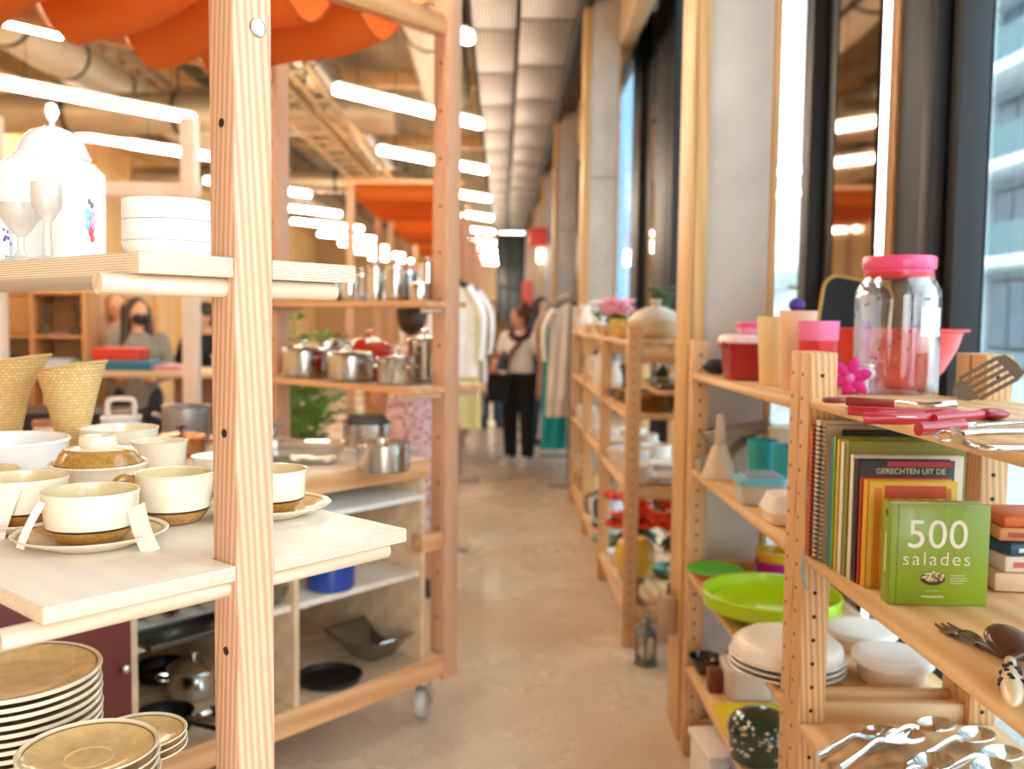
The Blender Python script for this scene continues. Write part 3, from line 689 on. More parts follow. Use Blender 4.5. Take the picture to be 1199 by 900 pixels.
# bench on casters: the long cupboard under unit B
bc = thing('bench_cart', 'long birch bench cupboard on casters with open compartments and red door', 'cabinet', BO, ROTU)
TOPW = [BIRCH, FIR_U]
slab([(-2.42, .0), (-.075, .0), (-.075, 1.08), (-2.42, 1.08)], .866, .926).build('top_board', TOPW, bc)
slab([(-2.42, .0), (-.003, .0), (-.003, 1.08), (-2.42, 1.08)], .148, .224).build('base_board', [BIRCH_IN, FIR_U], bc)
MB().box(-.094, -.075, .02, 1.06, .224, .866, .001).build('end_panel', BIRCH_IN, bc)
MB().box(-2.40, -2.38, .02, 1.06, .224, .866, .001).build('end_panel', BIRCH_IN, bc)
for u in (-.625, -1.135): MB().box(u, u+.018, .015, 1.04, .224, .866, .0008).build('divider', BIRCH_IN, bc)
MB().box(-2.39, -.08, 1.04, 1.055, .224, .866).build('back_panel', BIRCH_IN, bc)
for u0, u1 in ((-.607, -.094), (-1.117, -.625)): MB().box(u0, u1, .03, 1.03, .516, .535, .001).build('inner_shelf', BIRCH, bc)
for u0, u1 in ((-.607, -.094), (-1.117, -.625)): MB().box(u0, u1, .0, 1.0, .79, .806, .001).build('drawer_board', WHITEPL, bc)
MB().box(-.1, -.0015, .01, .06, .60, .66, .002).build('tie_block', FIR_U, bc)
d = MB().box(-2.37, -1.14, .004, .022, .232, .858, .001).build('door', mat('#6d2a25', .5, var=.08), bc)
MB().lathe([(0, 0), (.006, 0), (.006, .008), (.011, .014), (.011, .019), (.007, .023), (0, .024)], 20, M=T3(-1.162, .004, .50) @ rotm('X', PI/2)).build('knob', STEEL, d)
for u, v in ((-.05, .05), (-.05, 1.0), (-2.3, .05), (-2.3, 1.0)):
    k = MB().box(-.035, .035, -.035, .035, .135, .148, .002).box(-.022, .022, -.024, -.019, .04, .137, .001).box(-.022, .022, .019, .024, .04, .137, .001).cyl((-0, -.028, .055), (0, .028, .055), .007, seg=12).build('caster', STEEL, bc, (u, v, 0), .5)
    MB().tube([(0, -.016, .052), (0, .016, .052)], .052, 28).cyl((0, -.017, .052), (0, .017, .052), .03, seg=20).build('wheel', mat('#cfc9c2', .5), k)

# ------------------------------------------------------------ pots and pans
def pot(px_or_P, py, z, r, h, label, handles='loop', lid=None, mt=STEEL, rot=0, group=None, inside=None, cat='pot', name='cooking_pot', knobm=None, lidm=None):
    P = px_or_P if isinstance(px_or_P, Vector) else atZ(px_or_P, py, z)
    t = thing(name, label, cat, P, rot, group)
    MB().lathe([(0, .001), (r*.9, 0), (r*.97, .004), (r, .012), (r, h-.004), (r*1.045, h), (r*1.03, h+.002), (r*.97, h-.002), (r*.965, .012), (r*.9, .005), (0, .004)], 44, mis=[0]*7+[1]*3).build('body', [mt, inside or mt], t)
    if handles == 'loop':
        for s in (0, PI):
            c = math.cos(s)
            MB().tube(catmull([(c*r*.98, -.026, h*.72), (c*(r+.026), -.026, h*.78), (c*(r+.032), 0, h*.80), (c*(r+.026), .026, h*.78), (c*r*.98, .026, h*.72)], 5), .0042, 8).build('handle', mt if mt is not BLUEP else BLACKPL, t)
    elif handles == 'long':
        MB().tube([(r*.95, 0, h*.8), (r+.04, 0, h*.88), (r+.17, 0, h*1.0)], [.006, .009, .011], 10, flat=.6).build('handle', BLACKPL, t)
    if lid:
        l = MB().lathe([(r*1.02, h), (r*1.03, h+.004), (r*.9, h+.012), (r*.5, h+lid*.8), (r*.15, h+lid), (0, h+lid)], 44).build('lid', lidm or mt, t)
        MB().lathe([(.006, h+lid-.002), (.005, h+lid+.008), (.016, h+lid+.014), (.017, h+lid+.02), (.008, h+lid+.025), (0, h+lid+.026)], 20).build('lid_knob', knobm or BLACKPL, l)
    return t
BLUEP = mat('#123f9c', .2, coat=.6, name='blue_enamel')
DARKIN = mat('#2b2a2c', .3, .4, name='dark_pan_inside')
ZI, ZB, ZTP = .535, .224, .926
# inside the bench
pot(388, 688, ZI, .078, .098, 'blue enamel pot on the inner shelf of the bench', 'none', None, BLUEP, inside=DARKIN)
t = thing('serving_platter', 'black oval frying platter on the bench floor', 'pan', atZ(386, 797, ZB), ROTU)
MB().lathe([(0, 0), (.085, 0), (.1, .006), (.108, .022), (.104, .023), (.09, .008), (0, .004)], 48).build('dish', BLACKPL, t)
SMOKE = glass('smoked_glass', (.55, .55, .55, 1), .12, .8, .03)
t = thing('glass_bowl', 'square smoked glass bowl on the bench floor near the caster', 'bowl', atZ(436, 766, ZB), ROTU)
MB().lathe([(0, 0), (.055, 0), (.065, .004), (.10, .05), (.132, .082), (.137, .088), (.13, .088), (.095, .056), (.06, .01), (0, .006)], 48, sq=4).build('bowl', SMOKE, t)
MB().lathe([(.133, .083), (.139, .088), (.134, .092), (.128, .088)], 48, sq=4).build('rim', glass('smoked_glass_rim', (.4, .4, .4, 1), .3, .9, .05), t)
t = thing('glass_bowl', 'round glass bowl on the inner shelf just right of the tall post', 'bowl', atZ(314, 706, ZI), 0)
MB().lathe([(0, 0), (.04, 0), (.06, .03), (.072, .06), (.069, .062), (.056, .032), (.038, .006), (0, .005)], 40).build('bowl', SMOKE, t)
pot(192, 722, ZI, .062, .07, 'shiny pot on the inner shelf left of the tall post', 'loop', .02, CHROME, .6, knobm=CHROME)
pot(252, 710, ZI, .045, .06, 'second shiny pot on the inner shelf, partly behind the tall post', 'none', None, CHROME, .9)
t = thing('baking_tray', 'dark baking tray lying at the front of the inner shelf', 'tray', atZ(216, 742, ZI), ROTU)
MB().box(-.13, .13, -.07, .07, 0, .004, .001).box(-.135, .135, -.075, -.068, .0, .016, .002).box(-.135, .135, .068, .075, 0, .016, .002).box(-.135, -.128, -.07, .07, 0, .016, .002).box(.128, .135, -.07, .07, 0, .016, .002).build('pan', DARKSTEEL, t)
pot(228, 812, ZB, .078, .085, 'polished steel saucepan on the bench floor left of the tall post', 'loop', .03, CHROME, .4, knobm=CHROME)
t = pot(192, 852, ZB, .082, .045, 'dark frying pan at the front of the bench floor', 'long', None, DARKSTEEL, -.5, cat='pan', name='frying_pan', inside=DARKIN)
pot(190, 792, ZB, .085, .04, 'black shallow pan deep in the left compartment', 'none', None, BLACKPL, 0, cat='pan', name='frying_pan')
t = thing('pan_lid', 'silver pan lid lying on the bench floor beside the tall post', 'lid', atZ(252, 838, ZB))
MB().lathe([(0, .012), (.03, .011), (.055, .002), (.06, 0), (.06, -.0), (.054, .0), (0, .0)], 36).build('disc', CHROME, t)
MB().lathe([(0, .03), (.012, .029), (.014, .022), (.005, .012), (0, .011)], 16).build('lid_knob', BLACKPL, t)
# on the bench top
t = thing('glass_casserole', 'rectangular clear glass oven dish on the bench top behind the tall post', 'dish', atZ(352, 541, ZTP), ROTU-.75)
m = MB().lathe([(0, 0), (.11, 0), (.125, .006), (.14, .055), (.158, .06), (.158, .066), (.135, .064), (.118, .01), (0, .007)], 56, sq=6)
for v in m.bm.verts: v.co.y *= .62
m.build('dish', glass('oven_glass', (.86, .86, .84, 1), .12, .9, .03), t)
pot(449, 551, ZTP, .084, .088, 'stainless pot with two loop handles at the front of the bench top', 'loop', None, STEEL, .15, inside=CHROME)
t = pot(430, 526, ZTP, .085, .100, 'steel roaster under the black wire rack', 'none', None, STEEL, 0, name='roaster')
tr = thing('wire_rack', 'black slatted rack lying over the pots on the bench top', 'rack', atZ(430, 526, ZTP)+Vector((0, 0, .1035)), ROTU+.9)
m = MB().box(-.13, .13, -.07, -.06, 0, .014, .002).box(-.13, .13, .06, .07, 0, .014, .002).box(-.13, -.12, -.07, .07, 0, .014, .002).box(.12, .13, -.07, .07, 0, .014, .002)
m.build('frame', BLACKPL, tr)
for k in range(7): MB().box(-.105+.03*k, -.088+.03*k, -.065, .065, .003, .012, .002).build('slat', BLACKPL, tr)
for k, (u, v) in enumerate(((-.28, .42), (-.06, .42))): pass
pot(uv(BO, -.40, .62, ZTP), 0, 0, .075, .075, 'small steel saucepan behind the glass oven dish', 'loop', .03, CHROME, .5, knobm=CHROME)
pot(uv(BO, -.22, .82, ZTP), 0, 0, .085, .07, 'wide steel pot at the back of the bench top', 'loop', .03, STEEL, .2)
pot(uv(BO, -.66, .22, ZTP), 0, 0, .07, .095, 'steel milk pot seen through beside the tall post', 'none', None, CHROME, .2)
pot(uv(BO, -.62, .66, ZTP), 0, 0, .08, .06, 'low copper-toned pan on the bench top left of the tall post', 'loop', .02, mat('#c98f5a', .25, .9), .2, cat='pan')
pot(uv(BO, -.45, .92, ZTP), 0, 0, .085, .14, 'tall grey stock pot left of the tall post', 'loop', None, mat('#a8a19a', .35, .7), .2)
# white canister with a square carrying handle
t = thing('enamel_carrier', 'white enamel carrier with a square handle on the bench top', 'carrier', uv(BO, -.66, 1.0, ZTP), .3)
MB().lathe([(0, 0), (.062, 0), (.066, .005), (.066, .10), (.07, .104), (.068, .11), (0, .112)], 40, sq=4).build('body', mat('#dcdad8', .3, coat=.3), t)
MB().tube(catmull([(-.045, 0, .10), (-.045, 0, .155), (-.03, 0, .172), (.03, 0, .172), (.045, 0, .155), (.045, 0, .10)], 5), .0095, 10).build('handle', mat('#ead9cc', .4), t)
t = thing('stoneware_crock', 'beige crock with brown rim at the back of the bench top', 'jar', uv(BO, -.92, .98, ZTP), 0)
MB().lathe([(0, 0), (.05, 0), (.053, .005), (.053, .10), (.05, .105), (0, .1)], 36).build('body', mat('#d9c4a4', .35), t)
MB().lathe([(.054, .098), (.057, .104), (.055, .116), (.046, .116), (.045, .1)], 36).build('rim', mat('#a9673c', .4), t)
# on the lower shelf of unit B
ZL = 1.170
for k, (px, r, h, lab) in enumerate(((356, .083, .105, 'leftmost steel pot of the row on the hanging shelf'), (411, .083, .095, 'middle steel pot of the row on the hanging shelf'), (464, .066, .085, 'right steel pot of the row on the hanging shelf'))):
    pot(B_at(px, -.075, ZL), 0, 0, r, h, lab, 'loop', .018, STEEL, ROTU+PI/2, 'steel pots on the hanging shelf', knobm=CHROME)
REDEN = mat('#d5341c', .2, coat=.6, name='red_enamel')
pot(B_at(433, .095, ZL), 0, 0, .10, .11, 'red enamel casserole with lid behind the steel pots', 'loop', .05, REDEN, ROTU+PI/2, knobm=REDEN)
pot(B_at(498, .09, ZL), 0, 0, .06, .15, 'tall steel pan next to the second unit post', 'none', .02, CHROME, 0, knobm=CHROME)
pot(B_at(383, .09, ZL), 0, 0, .085, .14, 'tall steel stock pot behind the row on the hanging shelf', 'loop', None, STEEL, ROTU+PI/2)
t = thing('storage_tin', 'pinkish tin at the left end of the hanging shelf', 'tin', B_at(343, .04, ZL), 0)
MB().lathe([(0, 0), (.035, 0), (.036, .08), (0, .082)], 28).build('body', mat('#c98d86', .4), t)
MB().lathe([(.037, .07), (.038, .092), (0, .096)], 28).build('lid', mat('#b5aaa4', .3, .5), t)
# tins and canisters on the upper shelf of unit B
ZH = 1.463
for k, (px, u, r, h, mt_, lab) in enumerate((
    (424, .0, .026, .11, GLASS, 'clear glass jar at the left of the top row of canisters'), (440, -.03, .028, .13, CHROME, 'steel canister next to the glass jar on the top row'),
    (451, .055, .024, .10, GLASS, 'small glass jar in the middle of the top row'), (463, -.02, .034, .135, STEEL, 'tall wide steel canister in the middle of the top row'),
    (480, .06, .026, .12, mat('#8fa3b5', .25, .8), 'bluish steel canister on the top row'), (491, -.052, .036, .065, STEEL, 'low steel tin at the right of the top row'),
    (501, .055, .034, .145, CHROME, 'tallest polished canister at the back of the top row'), (410, .03, .034, .115, CHROME, 'steel canister just right of the near shelf end'), (391, .0, .036, .10, STEEL, 'steel canister half behind the near shelf end'))):
    t = thing('canister', lab, 'canister', B_at(px, u, ZH), 0, 'canisters on the top row')
    MB().lathe([(0, 0), (r*.96, 0), (r, .004), (r, h*.86), (r*.96, h*.9), (0, h*.9)], 28).build('body', mt_, t)
    l = MB().lathe([(r*1.03, h*.84), (r*1.04, h*.95), (r*.9, h*.985), (0, h)], 28).build('lid', CHROME, t)
    MB().ell((0, 0, h+.008), (.009, .009, .009), seg=12).build('lid_knob', CHROME, l)

# ============================================================ RIGHT: PINE SHELVING
def ladder(root, y0, name='post', x=(.0, .055, .345, .40), z1=1.345, rungs=(.06, .582, 1.2), pitch=.048, dots=True, back=True):
    for xa, xb in (x[:2], x[2:]):
        m = MB().box(xa, xb, y0, y0+.058, 0, z1, .003)
        if dots:
            n = int((z1-.05)/pitch)
            for k in range(n):
                z = z1-.045-k*pitch
                m.tube([((xa+xb)/2-.002, y0-.0006, z), ((xa+xb)/2-.002, y0+.003, z)], .0042, 10, mi=1)
                if xa < .1: m.tube([(xa-.0006, y0+.04, z), (xa+.003, y0+.04, z)], .0036, 10, mi=1)
        m.build('post', [PINE_Z, HOLE], root)
    for z in rungs: MB().box(x[1]+.0003, x[2]-.0003, y0+.016, y0+.042, z, z+.055, .003).build('rung', PINE_X, root)
def board(root, y0, y1, z, x0=.0, x1=.40, th=.019):
    MB().box(x0, x1, y0, y1, z-th, z, .006).build('shelf_board', PINE_Y, root)
RX = .6
rd = thing('pine_shelf_unit', 'near pine shelving bay with cookbooks, at the right edge', 'shelf', (RX, 0, 0))
ladder(rd, 1.812); ladder(rd, .80)
for z in (1.256, .948, .605, .30): board(rd, .862, 1.808, z)
re_ = thing('pine_shelf_unit', 'second pine shelving bay holding plastic bowls, beyond the cookbooks', 'shelf', (RX, 0, 0))
ladder(re_, 1.874); ladder(re_, 2.93)
for z in (1.242, .938, .605, .30): board(re_, 1.936, 2.926, z)
RH = [('nb', 1.256), ]
PINK = mat('#ec4f86', .3, coat=.3); RED = mat('#d8262c', .3, coat=.3); DRED = mat('#a8151d', .35, coat=.2)
def lathe_thing(name, label, cat, P, parts, group=None, rotz=0, seg=44):
    t = thing(name, label, cat, P, rotz, group)
    for pn, prof, mt, *sq in parts: MB().lathe(prof, seg, sq=sq[0] if sq else None).build(pn, mt, t)
    return t
def tumbler(r0, r1, h, t=.0025): return [(0, 0), (r0*.95, 0), (r0, .003), (r1, h), (r1+.001, h+.001), (r1-t, h), (r0-t, .006), (0, .005)]
Z2 = 1.242
# top of the second bay
P = Vector((.70, 2.62, Z2))
t = lathe_thing('cooker_box', 'dark red plastic cooker box with handles and pale lid', 'box', P, [('body', [(0, 0), (.062, 0), (.068, .004), (.075, .10), (.078, .105), (.074, .105), (.065, .006), (0, .005)], DRED, 6), ('lid', [(.082, .103), (.083, .113), (.078, .122), (.07, .126), (0, .127)], mat('#efd0cf', .35), 6)])
for s in (-1, 1): MB().box(s*.078-.012, s*.078+.012, -.03, .03, .088, .106, .004).build('handle', DRED, t)
lathe_thing('pink_box', 'small pink box standing on the dark red cooker box', 'box', P + Vector((.012, .01, .127)), [('body', [(0, 0), (.04, 0), (.045, .003), (.047, .02), (0, .02)], mat('#f2a0b8', .4), 6), ('lid', [(.05, .018), (.05, .03), (.046, .034), (0, .034)], PINK, 6)])
t = thing('ladle', 'black ladle lying at the far end of the top board', 'spoon', (.655, 2.83, Z2+.004), .3)
MB().ell((0, 0, .022), (.05, .04, .024)).build('bowl', BLACKPL, t); MB().tube([(.045, 0, .025), (.10, -.02, .05), (.16, -.045, .035)], .006, 8).build('handle', BLACKPL, t)
PALEY = mat('#f6dfae', .4, var=.02, sss=.2); PALEO = mat('#f3cfae', .4, var=.02, sss=.2)
lathe_thing('plastic_tumbler', 'tall pale yellow plastic tumbler beside the dark red box', 'cup', (.694, 2.37, Z2), [('body', tumbler(.036, .046, .175), PALEY)], 'tall pale tumblers')
lathe_thing('plastic_tumbler', 'tall peach plastic tumbler holding a purple-headed brush', 'cup', (.702, 2.215, Z2), [('body', tumbler(.035, .044, .188), PALEO)], 'tall pale tumblers')
t = thing('dish_brush', 'purple ball-headed brush standing in the peach tumbler', 'brush', (.702, 2.215, Z2+.006))
MB().cyl((0, 0, 0), (-.004, 0, .19), .004, seg=10).build('handle', WHITEPL, t); MB().ell((-.004, 0, .196), (.019, .019, .017)).build('head', mat('#4b2b86', .6), t)
lathe_thing('plastic_tumbler', 'pink and red plastic beaker just behind the front post', 'cup', (.692, 2.04, Z2), [('body', tumbler(.038, .042, .125), RED), ('upper_band', [(.0425, .122), (.043, .124), (.0445, .165), (.042, .165), (.040, .124)], mat('#f07fae', .35))])
t = lathe_thing('mixing_bowl', 'large red plastic mixing bowl behind the glass jar', 'bowl', (.985, 2.34, Z2), [('bowl', [(0, .004), (.066, .004), (.07, 0), (.078, .002), (.118, .045), (.146, .10), (.158, .14), (.172, .143), (.173, .149), (.155, .149), (.142, .102), (.112, .05), (.07, .012), (0, .010)], mat('#ee3b35', .35, coat=.3))])
# dark tray with a gold rim leaning behind the jar
t = thing('leaning_tray', 'black tray with a gold rim leaning behind the glass jar', 'tray', (.90, 2.72, Z2+.022), 0, None, (math.radians(-8), math.radians(10), 0))
def rrect(w, h, r, n=6, inset=0):
    o = []; w -= inset; h -= inset
    for cx, cy, a in ((w-r, h-r, 0), (-w+r, h-r, PI/2), (-w+r, -h+r, PI), (w-r, -h+r, 1.5*PI)):
        for k in range(n+1): o.append((cx+r*math.cos(a+PI/2*k/n), cy+r*math.sin(a+PI/2*k/n)))
    return o
MB().prism(rrect(.105, .145, .045), -.006, .006, M=T3(.105, 0, .147) @ rotm('X', PI/2)).build('panel', mat('#151316', .7, var=.2), t)
pts = [(x+.105, -.004, y+.147) for x, y in rrect(.105, .145, .045)]
MB().tube(pts, .0055, 8, closed=True).build('rim', mat('#c99b4c', .35, .6), t)
# the glass dispenser jar with a pink lid
JP = Vector((.862, 2.035, Z2))
t = thing('dispenser_jar', 'big clear glass jar with a pink screw lid', 'jar', JP)
jr = .0885
MB().lathe([(0, .006), (.05, .006), (.07, .0), (.08, .002), (jr, .014), (jr, .215), (jr*.97, .235), (jr*.86, .253), (.070, .263), (.068, .275), (.064, .275), (.066, .262), (jr*.82, .25), (jr*.93, .233), (jr*.96, .213), (jr*.96, .018), (.07, .010), (0, .012)], 72).build('glass_body', glass('jar_glass', (.97, .97, .98, 1), .05, .75, .015), t)
l = MB().lathe([(.069, .262), (.0705, .264), (.0705, .276), (.074, .278), (.076, .284), (.076, .302), (.073, .306), (0, .307)], 56).build('lid', PINK, t)
MB().lathe([(.0705, .258), (.072, .262), (.0715, .271), (.069, .271)], 56).build('seal_ring', RED, t)
cdir = CAM-JP; ja = math.atan2(cdir.y, cdir.x)
def jar_patch(a0, a1, z0, z1, n=10):
    return lambda i, j: (jr*1.004*math.cos(a0+(a1-a0)*i), jr*1.004*math.sin(a0+(a1-a0)*i), z0+(z1-z0)*j)
MB().grid(jar_patch(ja+.55, ja+1.25, .135, .195), 10, 4, .0006).build('paper_label', mat('#f3f1ef', .6, var=.02), t)
m = MB()
for k in range(70):
    a = random.random()*2*PI; z = .03+.2*random.random(); m.ell((jr*1.002*math.cos(a), jr*1.002*math.sin(a), z), (.0022, .0022, .0028), seg=6)
m.build('speckle_print', mat('#3a3434', .5), t)
s = m = MB(); a = ja-.62
m.cyl((jr*.96*math.cos(a), jr*.96*math.sin(a), .052), ((jr+.02)*math.cos(a), (jr+.02)*math.sin(a), .052), .014, .012, 20).cyl(((jr+.012)*math.cos(a), (jr+.012)*math.sin(a), .052), ((jr+.012)*math.cos(a), (jr+.012)*math.sin(a), .012), .008, .006, 16).box(-.008, .008, -.022, .022, -.004, .004, .002, M=T3((jr+.02)*math.cos(a), (jr+.02)*math.sin(a), .07) @ rotm('Z', a))
m.build('tap', mat('#f4f1f0', .3), t)
t = thing('fabric_flower', 'magenta flower ornament left of the glass jar', 'ornament', (.742, 1.975, Z2+.044), -.6)
m = MB()
for k in range(6):
    a = k*PI/3+.3; m.ell((.024*math.cos(a), 0, .024*math.sin(a)), (.022, .006, .012), R=rotm('Y', -a), seg=14)
m.build('petals', mat('#e3269a', .45), t); MB().ell((0, -.004, 0), (.010, .008, .010)).build('centre', mat('#f07cc0', .4), t); MB().box(-.015, .015, -.01, .012, -.035, -.028, .003).cyl((0, .002, -.03), (0, .002, -.01), .004, seg=10).build('stand', mat('#c41b60', .4), t)
# ------------------------------------------------------------ utensils on the near top board
ZN = 1.256
REDH = mat('#b81a2e', .35, coat=.3); DKREDH = mat('#8c2230', .4, coat=.2); TAUPE = mat('#6f5f52', .5)
def on_n(px, py, dz=0, z=ZN):
    P = atZ(px, py, z+dz); return P
t = thing('slotted_turner', 'taupe slotted turner with a dark red looped handle on the top board', 'spatula', on_n(966, 466)); O = t.location.copy()
g = lambda px, py, dz: on_n(px, py, dz) - O
m = MB().tube(catmull([g(992, 470, .011), g(1020, 472, .011), g(1052, 474, .012)], 6), .0068, 10, flat=1.2)
lp = [g(978, 469, .010) + Vector((.018*math.cos(a), .012*math.sin(a), 0)) for a in [2*PI*k/20 for k in range(20)]]
m.tube(lp, .0045, 8, closed=True); m.build('handle', DKREDH, t)
MB().tube(catmull([g(1050, 474, .012), g(1085, 476, .014), g(1120, 474, .018)], 6), .0052, 10, flat=1.3).build('shaft', CHROME, t)
# blade: a slotted plate tilted up to the right
bw = .040; bl_ = .118
b0 = atY(1119, 464, 1.735) - O; b1 = atY(1186, 428, 1.715) - O
ex = (b1-b0).normalized(); ey = Vector((.28, .80, .0)).cross(ex); ey = Vector((ex.z*-.55, .82, ex.x*.50)).normalized(); ey = (ey-ex*ey.dot(ex)).normalized(); ez = ex.cross(ey)
MX = Matrix(((ex.x, ey.x, ez.x, b0.x), (ex.y, ey.y, ez.y, b0.y), (ex.z, ey.z, ez.z, b0.z), (0, 0, 0, 1)))
m = MB()
m.prism([(0, -.010), (.012, -.024), (.030, -.030), (.030, .030), (.012, .024), (0, .010)], -.0012, .0012)
n = 5
for k in range(n):
    y = -.033+k*.0165; m.box(.028, .102, y-.0042, y+.0042, -.0012, .0012, .0006)
m.prism([(.100, -.0375), (.118, -.030), (.122, 0), (.118, .030), (.100, .0375)], -.0012, .0012)
me = m.build('blade', TAUPE, t); me.data.transform(MX)
def red_tool(pts, r, label, end=None, endm=None, name='kitchen_tool', hm=None):
    P = on_n(*pts[0]); t = thing(name, label, 'utensil', P, 0, 'red handled utensils on the top board')
    q = [on_n(a, b, r*1.3+.001+dz) - P for a, b, dz in [(p[0], p[1], p[2] if len(p) > 2 else 0) for p in pts]]
    MB().tube(catmull(q, 5), r, 12, flat=1.25).build('handle', hm or REDH, t)
    if end: end(t, q[-1], (q[-1]-q[-2]).normalized())
    return t
def scoop(mt):
    def f(t, p, d):
        a = math.atan2(d.y, d.x); m = MB(); m.ell((0, 0, 0), (.030, .022, .009), M=T3(*(p+d*.030)) @ rotm('Z', a)); m.build('spoon_head', mt, t)
    return f
def shaft(L, mt, r=.003):
    def f(t, p, d): MB().tube([p-d*.004, p+d*L], r, 8).build('shaft', mt, t)
    return f
red_tool([(994, 481), (1030, 483), (1082, 484)], .0062, 'long red handled spoon lying behind the others on the top board', scoop(REDH))
red_tool([(1012, 490), (1060, 491), (1112, 488)], .0066, 'middle red handled utensil with a white tag on the top board', shaft(.05, STEEL))
red_tool([(1094, 491), (1126, 488), (1150, 486)], .0060, 'short red spoon with rounded head at the middle of the top board', scoop(mat('#9c1226', .3, coat=.4)))
red_tool([(1076, 503), (1110, 500), (1128, 498)], .0072, 'front red handled corkscrew tool on the top board', shaft(.03, STEEL))
P = on_n(1062, 489, .018); tag(MB().box(-.012, .012, -.006, .006, 0, .001).build('price_tag', WHITEPL, None, P), 'little white tag on the middle red handle', 'tag')
t = thing('steel_peeler', 'steel tongs with a wire loop at the front of the top board', 'tongs', on_n(1106, 511)); O2 = t.location.copy(); g2 = lambda a, b, dz: on_n(a, b, dz)-O2
MB().tube(catmull([g2(1125, 508, .014), g2(1160, 506, .015), g2(1215, 505, .015)], 5), [.008]*11, 12, flat=.6).build('upper_arm', CHROME, t)
MB().tube(catmull([g2(1122, 512, .006), g2(1138, 522, .006), g2(1160, 526, .006), g2(1215, 526, .006)], 5), .0040, 10).build('lower_arm', CHROME, t)
MB().tube(catmull([g2(1126, 509, .012), g2(1106, 505, .012), g2(1096, 510, .010), g2(1104, 517, .009), g2(1124, 513, .010)], 6), .0016, 8).build('wire_loop', STEEL, t)
MB().cyl(g2(1118, 506, .008), g2(1122, 515, .010), .007, seg=12).build('hinge', mat('#b9a07c', .3, .8), t)
t = thing('steel_knife', 'steel table knife lying behind the tongs on the top board', 'knife', on_n(1126, 497)); O3 = t.location.copy()
MB().tube([on_n(1140, 499, .008)-O3, on_n(1225, 492, .008)-O3], .006, 10, flat=.5).build('handle', CHROME, t)
MB().tube([on_n(1100, 503, .004)-O3, on_n(1140, 499, .008)-O3], [.002, .006], 8, flat=.3).build('blade', STEEL, t)

# ------------------------------------------------------------ second boards: plastics (far bay)
Z3 = .938
lathe_thing('funnel', 'beige plastic funnel standing upside down', 'funnel', (.652, 2.755, Z3), [('cone', [(0, .0), (.052, 0), (.054, .003), (.051, .012), (.022, .095), (.0195, .10), (.018, .10), (.02, .092), (.048, .012), (0, .003)], mat('#dcc9b2', .5)), ('spout', [(.0196, .095), (.0165, .115), (.0105, .19), (.009, .192), (.014, .115), (.017, .095)], mat('#c9b59e', .5))])
GREYP = mat('#a29a92', .45)
t = thing('cutlery_tray', 'grey hinged plastic tray standing open behind the funnel', 'tray', (.60, 2.66, Z3), 0)
t.location = (.63, 2.80, Z3)
t.location = (.66, 2.825, Z3)
MB().box(-.05, .03, .0, .10, 0, .035, .004).box(-.05, .03, .004, .010, .03, .055, .002).build('base', GREYP, t)
m = MB().box(0, .20, 0, .10, 0, .006, .002).box(0, .20, 0, .004, -.02, .004, .001); o = m.build('flap', GREYP, t, (-.03, .0, .115)); o.rotation_euler = (0, math.radians(-11), 0)
o = MB().box(0, .15, 0, .10, 0, .006, .002).build('flap', GREYP, t, (.03, .0, .03)); o.rotation_euler = (0, math.radians(-44), 0)
TEALP = mat('#36b4c4', .35, sss=.15)
for k, (x, y, lab) in enumerate(((.735, 2.60, 'left teal plastic beaker on the second board'), (.775, 2.49, 'right teal plastic beaker, nearer the front post'))):
    lathe_thing('beaker', lab, 'cup', (x, y, Z3), [('body', tumbler(.036, .042, .135), TEALP)], 'teal beakers')
t = lathe_thing('food_container', 'clear plastic container with a blue lid below the teal beakers', 'container', (.668, 2.38, Z3), [('tub', [(0, 0), (.05, 0), (.054, .004), (.058, .055), (.056, .055), (.051, .006), (0, .005)], glass('frosted_plastic', (.85, .9, .9, 1), .1, .5, .2, '#e3ded6', .55), 7), ('lid', [(.062, .053), (.063, .064), (.06, .07), (0, .071)], mat('#68b6cf', .35), 7)])
MB().lathe([(.05, .0705), (.048, .076), (.03, .08), (0, .08)], 40, sq=7).build('lid_panel', mat('#8f9fb6', .35), t)
lathe_thing('food_container', 'white round tub at the back of the second board', 'container', (.86, 2.72, Z3), [('tub', tumbler(.06, .07, .15), WHITEPL), ('lid', [(.073, .148), (.074, .16), (0, .165)], WHITEPL)])
lathe_thing('butter_dish', 'white butter box with overhanging lid on the second board', 'box', (.672, 2.14, Z3), [('tray', [(0, 0), (.045, 0), (.05, .004), (.056, .03), (.062, .032), (.06, .034), (0, .034)], mat('#f0dccb', .4), 6), ('lid', [(.058, .034), (.057, .04), (.046, .068), (.042, .07), (0, .07)], WHITEPL, 6)])
# third board
Z4 = .605
t = lathe_thing('plate', 'bright green shallow plate with orange underside at the far end', 'plate', (.665, 2.832, Z4), [('dish', [(.03, .016), (.06, .018), (.085, .034), (.09, .036), (.088, .038), (.06, .022), (0, .018)], mat('#57c02c', .3, coat=.3)), ('base', [(0, 0), (.035, 0), (.06, .012), (.082, .031), (.06, .017), (0, .012)], mat('#d8512a', .4))])
b = lathe_thing('small_bowl', 'left dark pink bowl in front of the green plate', 'bowl', (.655, 2.70, Z4), [('bowl', [(0, 0), (.02, 0), (.034, .022), (.036, .034), (.033, .034), (.03, .022), (.016, .006), (0, .005)], mat('#a8213f', .25, coat=.4))], 'dark pink bowls')
copy_thing(b, 'right dark pink bowl in front of the green plate', (.735, 2.735, Z4))
lathe_thing('lid', 'flat pink plastic lid lying behind the lime tray', 'lid', (.775, 2.77, Z4), [('disc', [(0, 0), (.045, 0), (.048, .004), (.048, .020), (.044, .025), (0, .025)], mat('#e86aa0', .4), 5)])
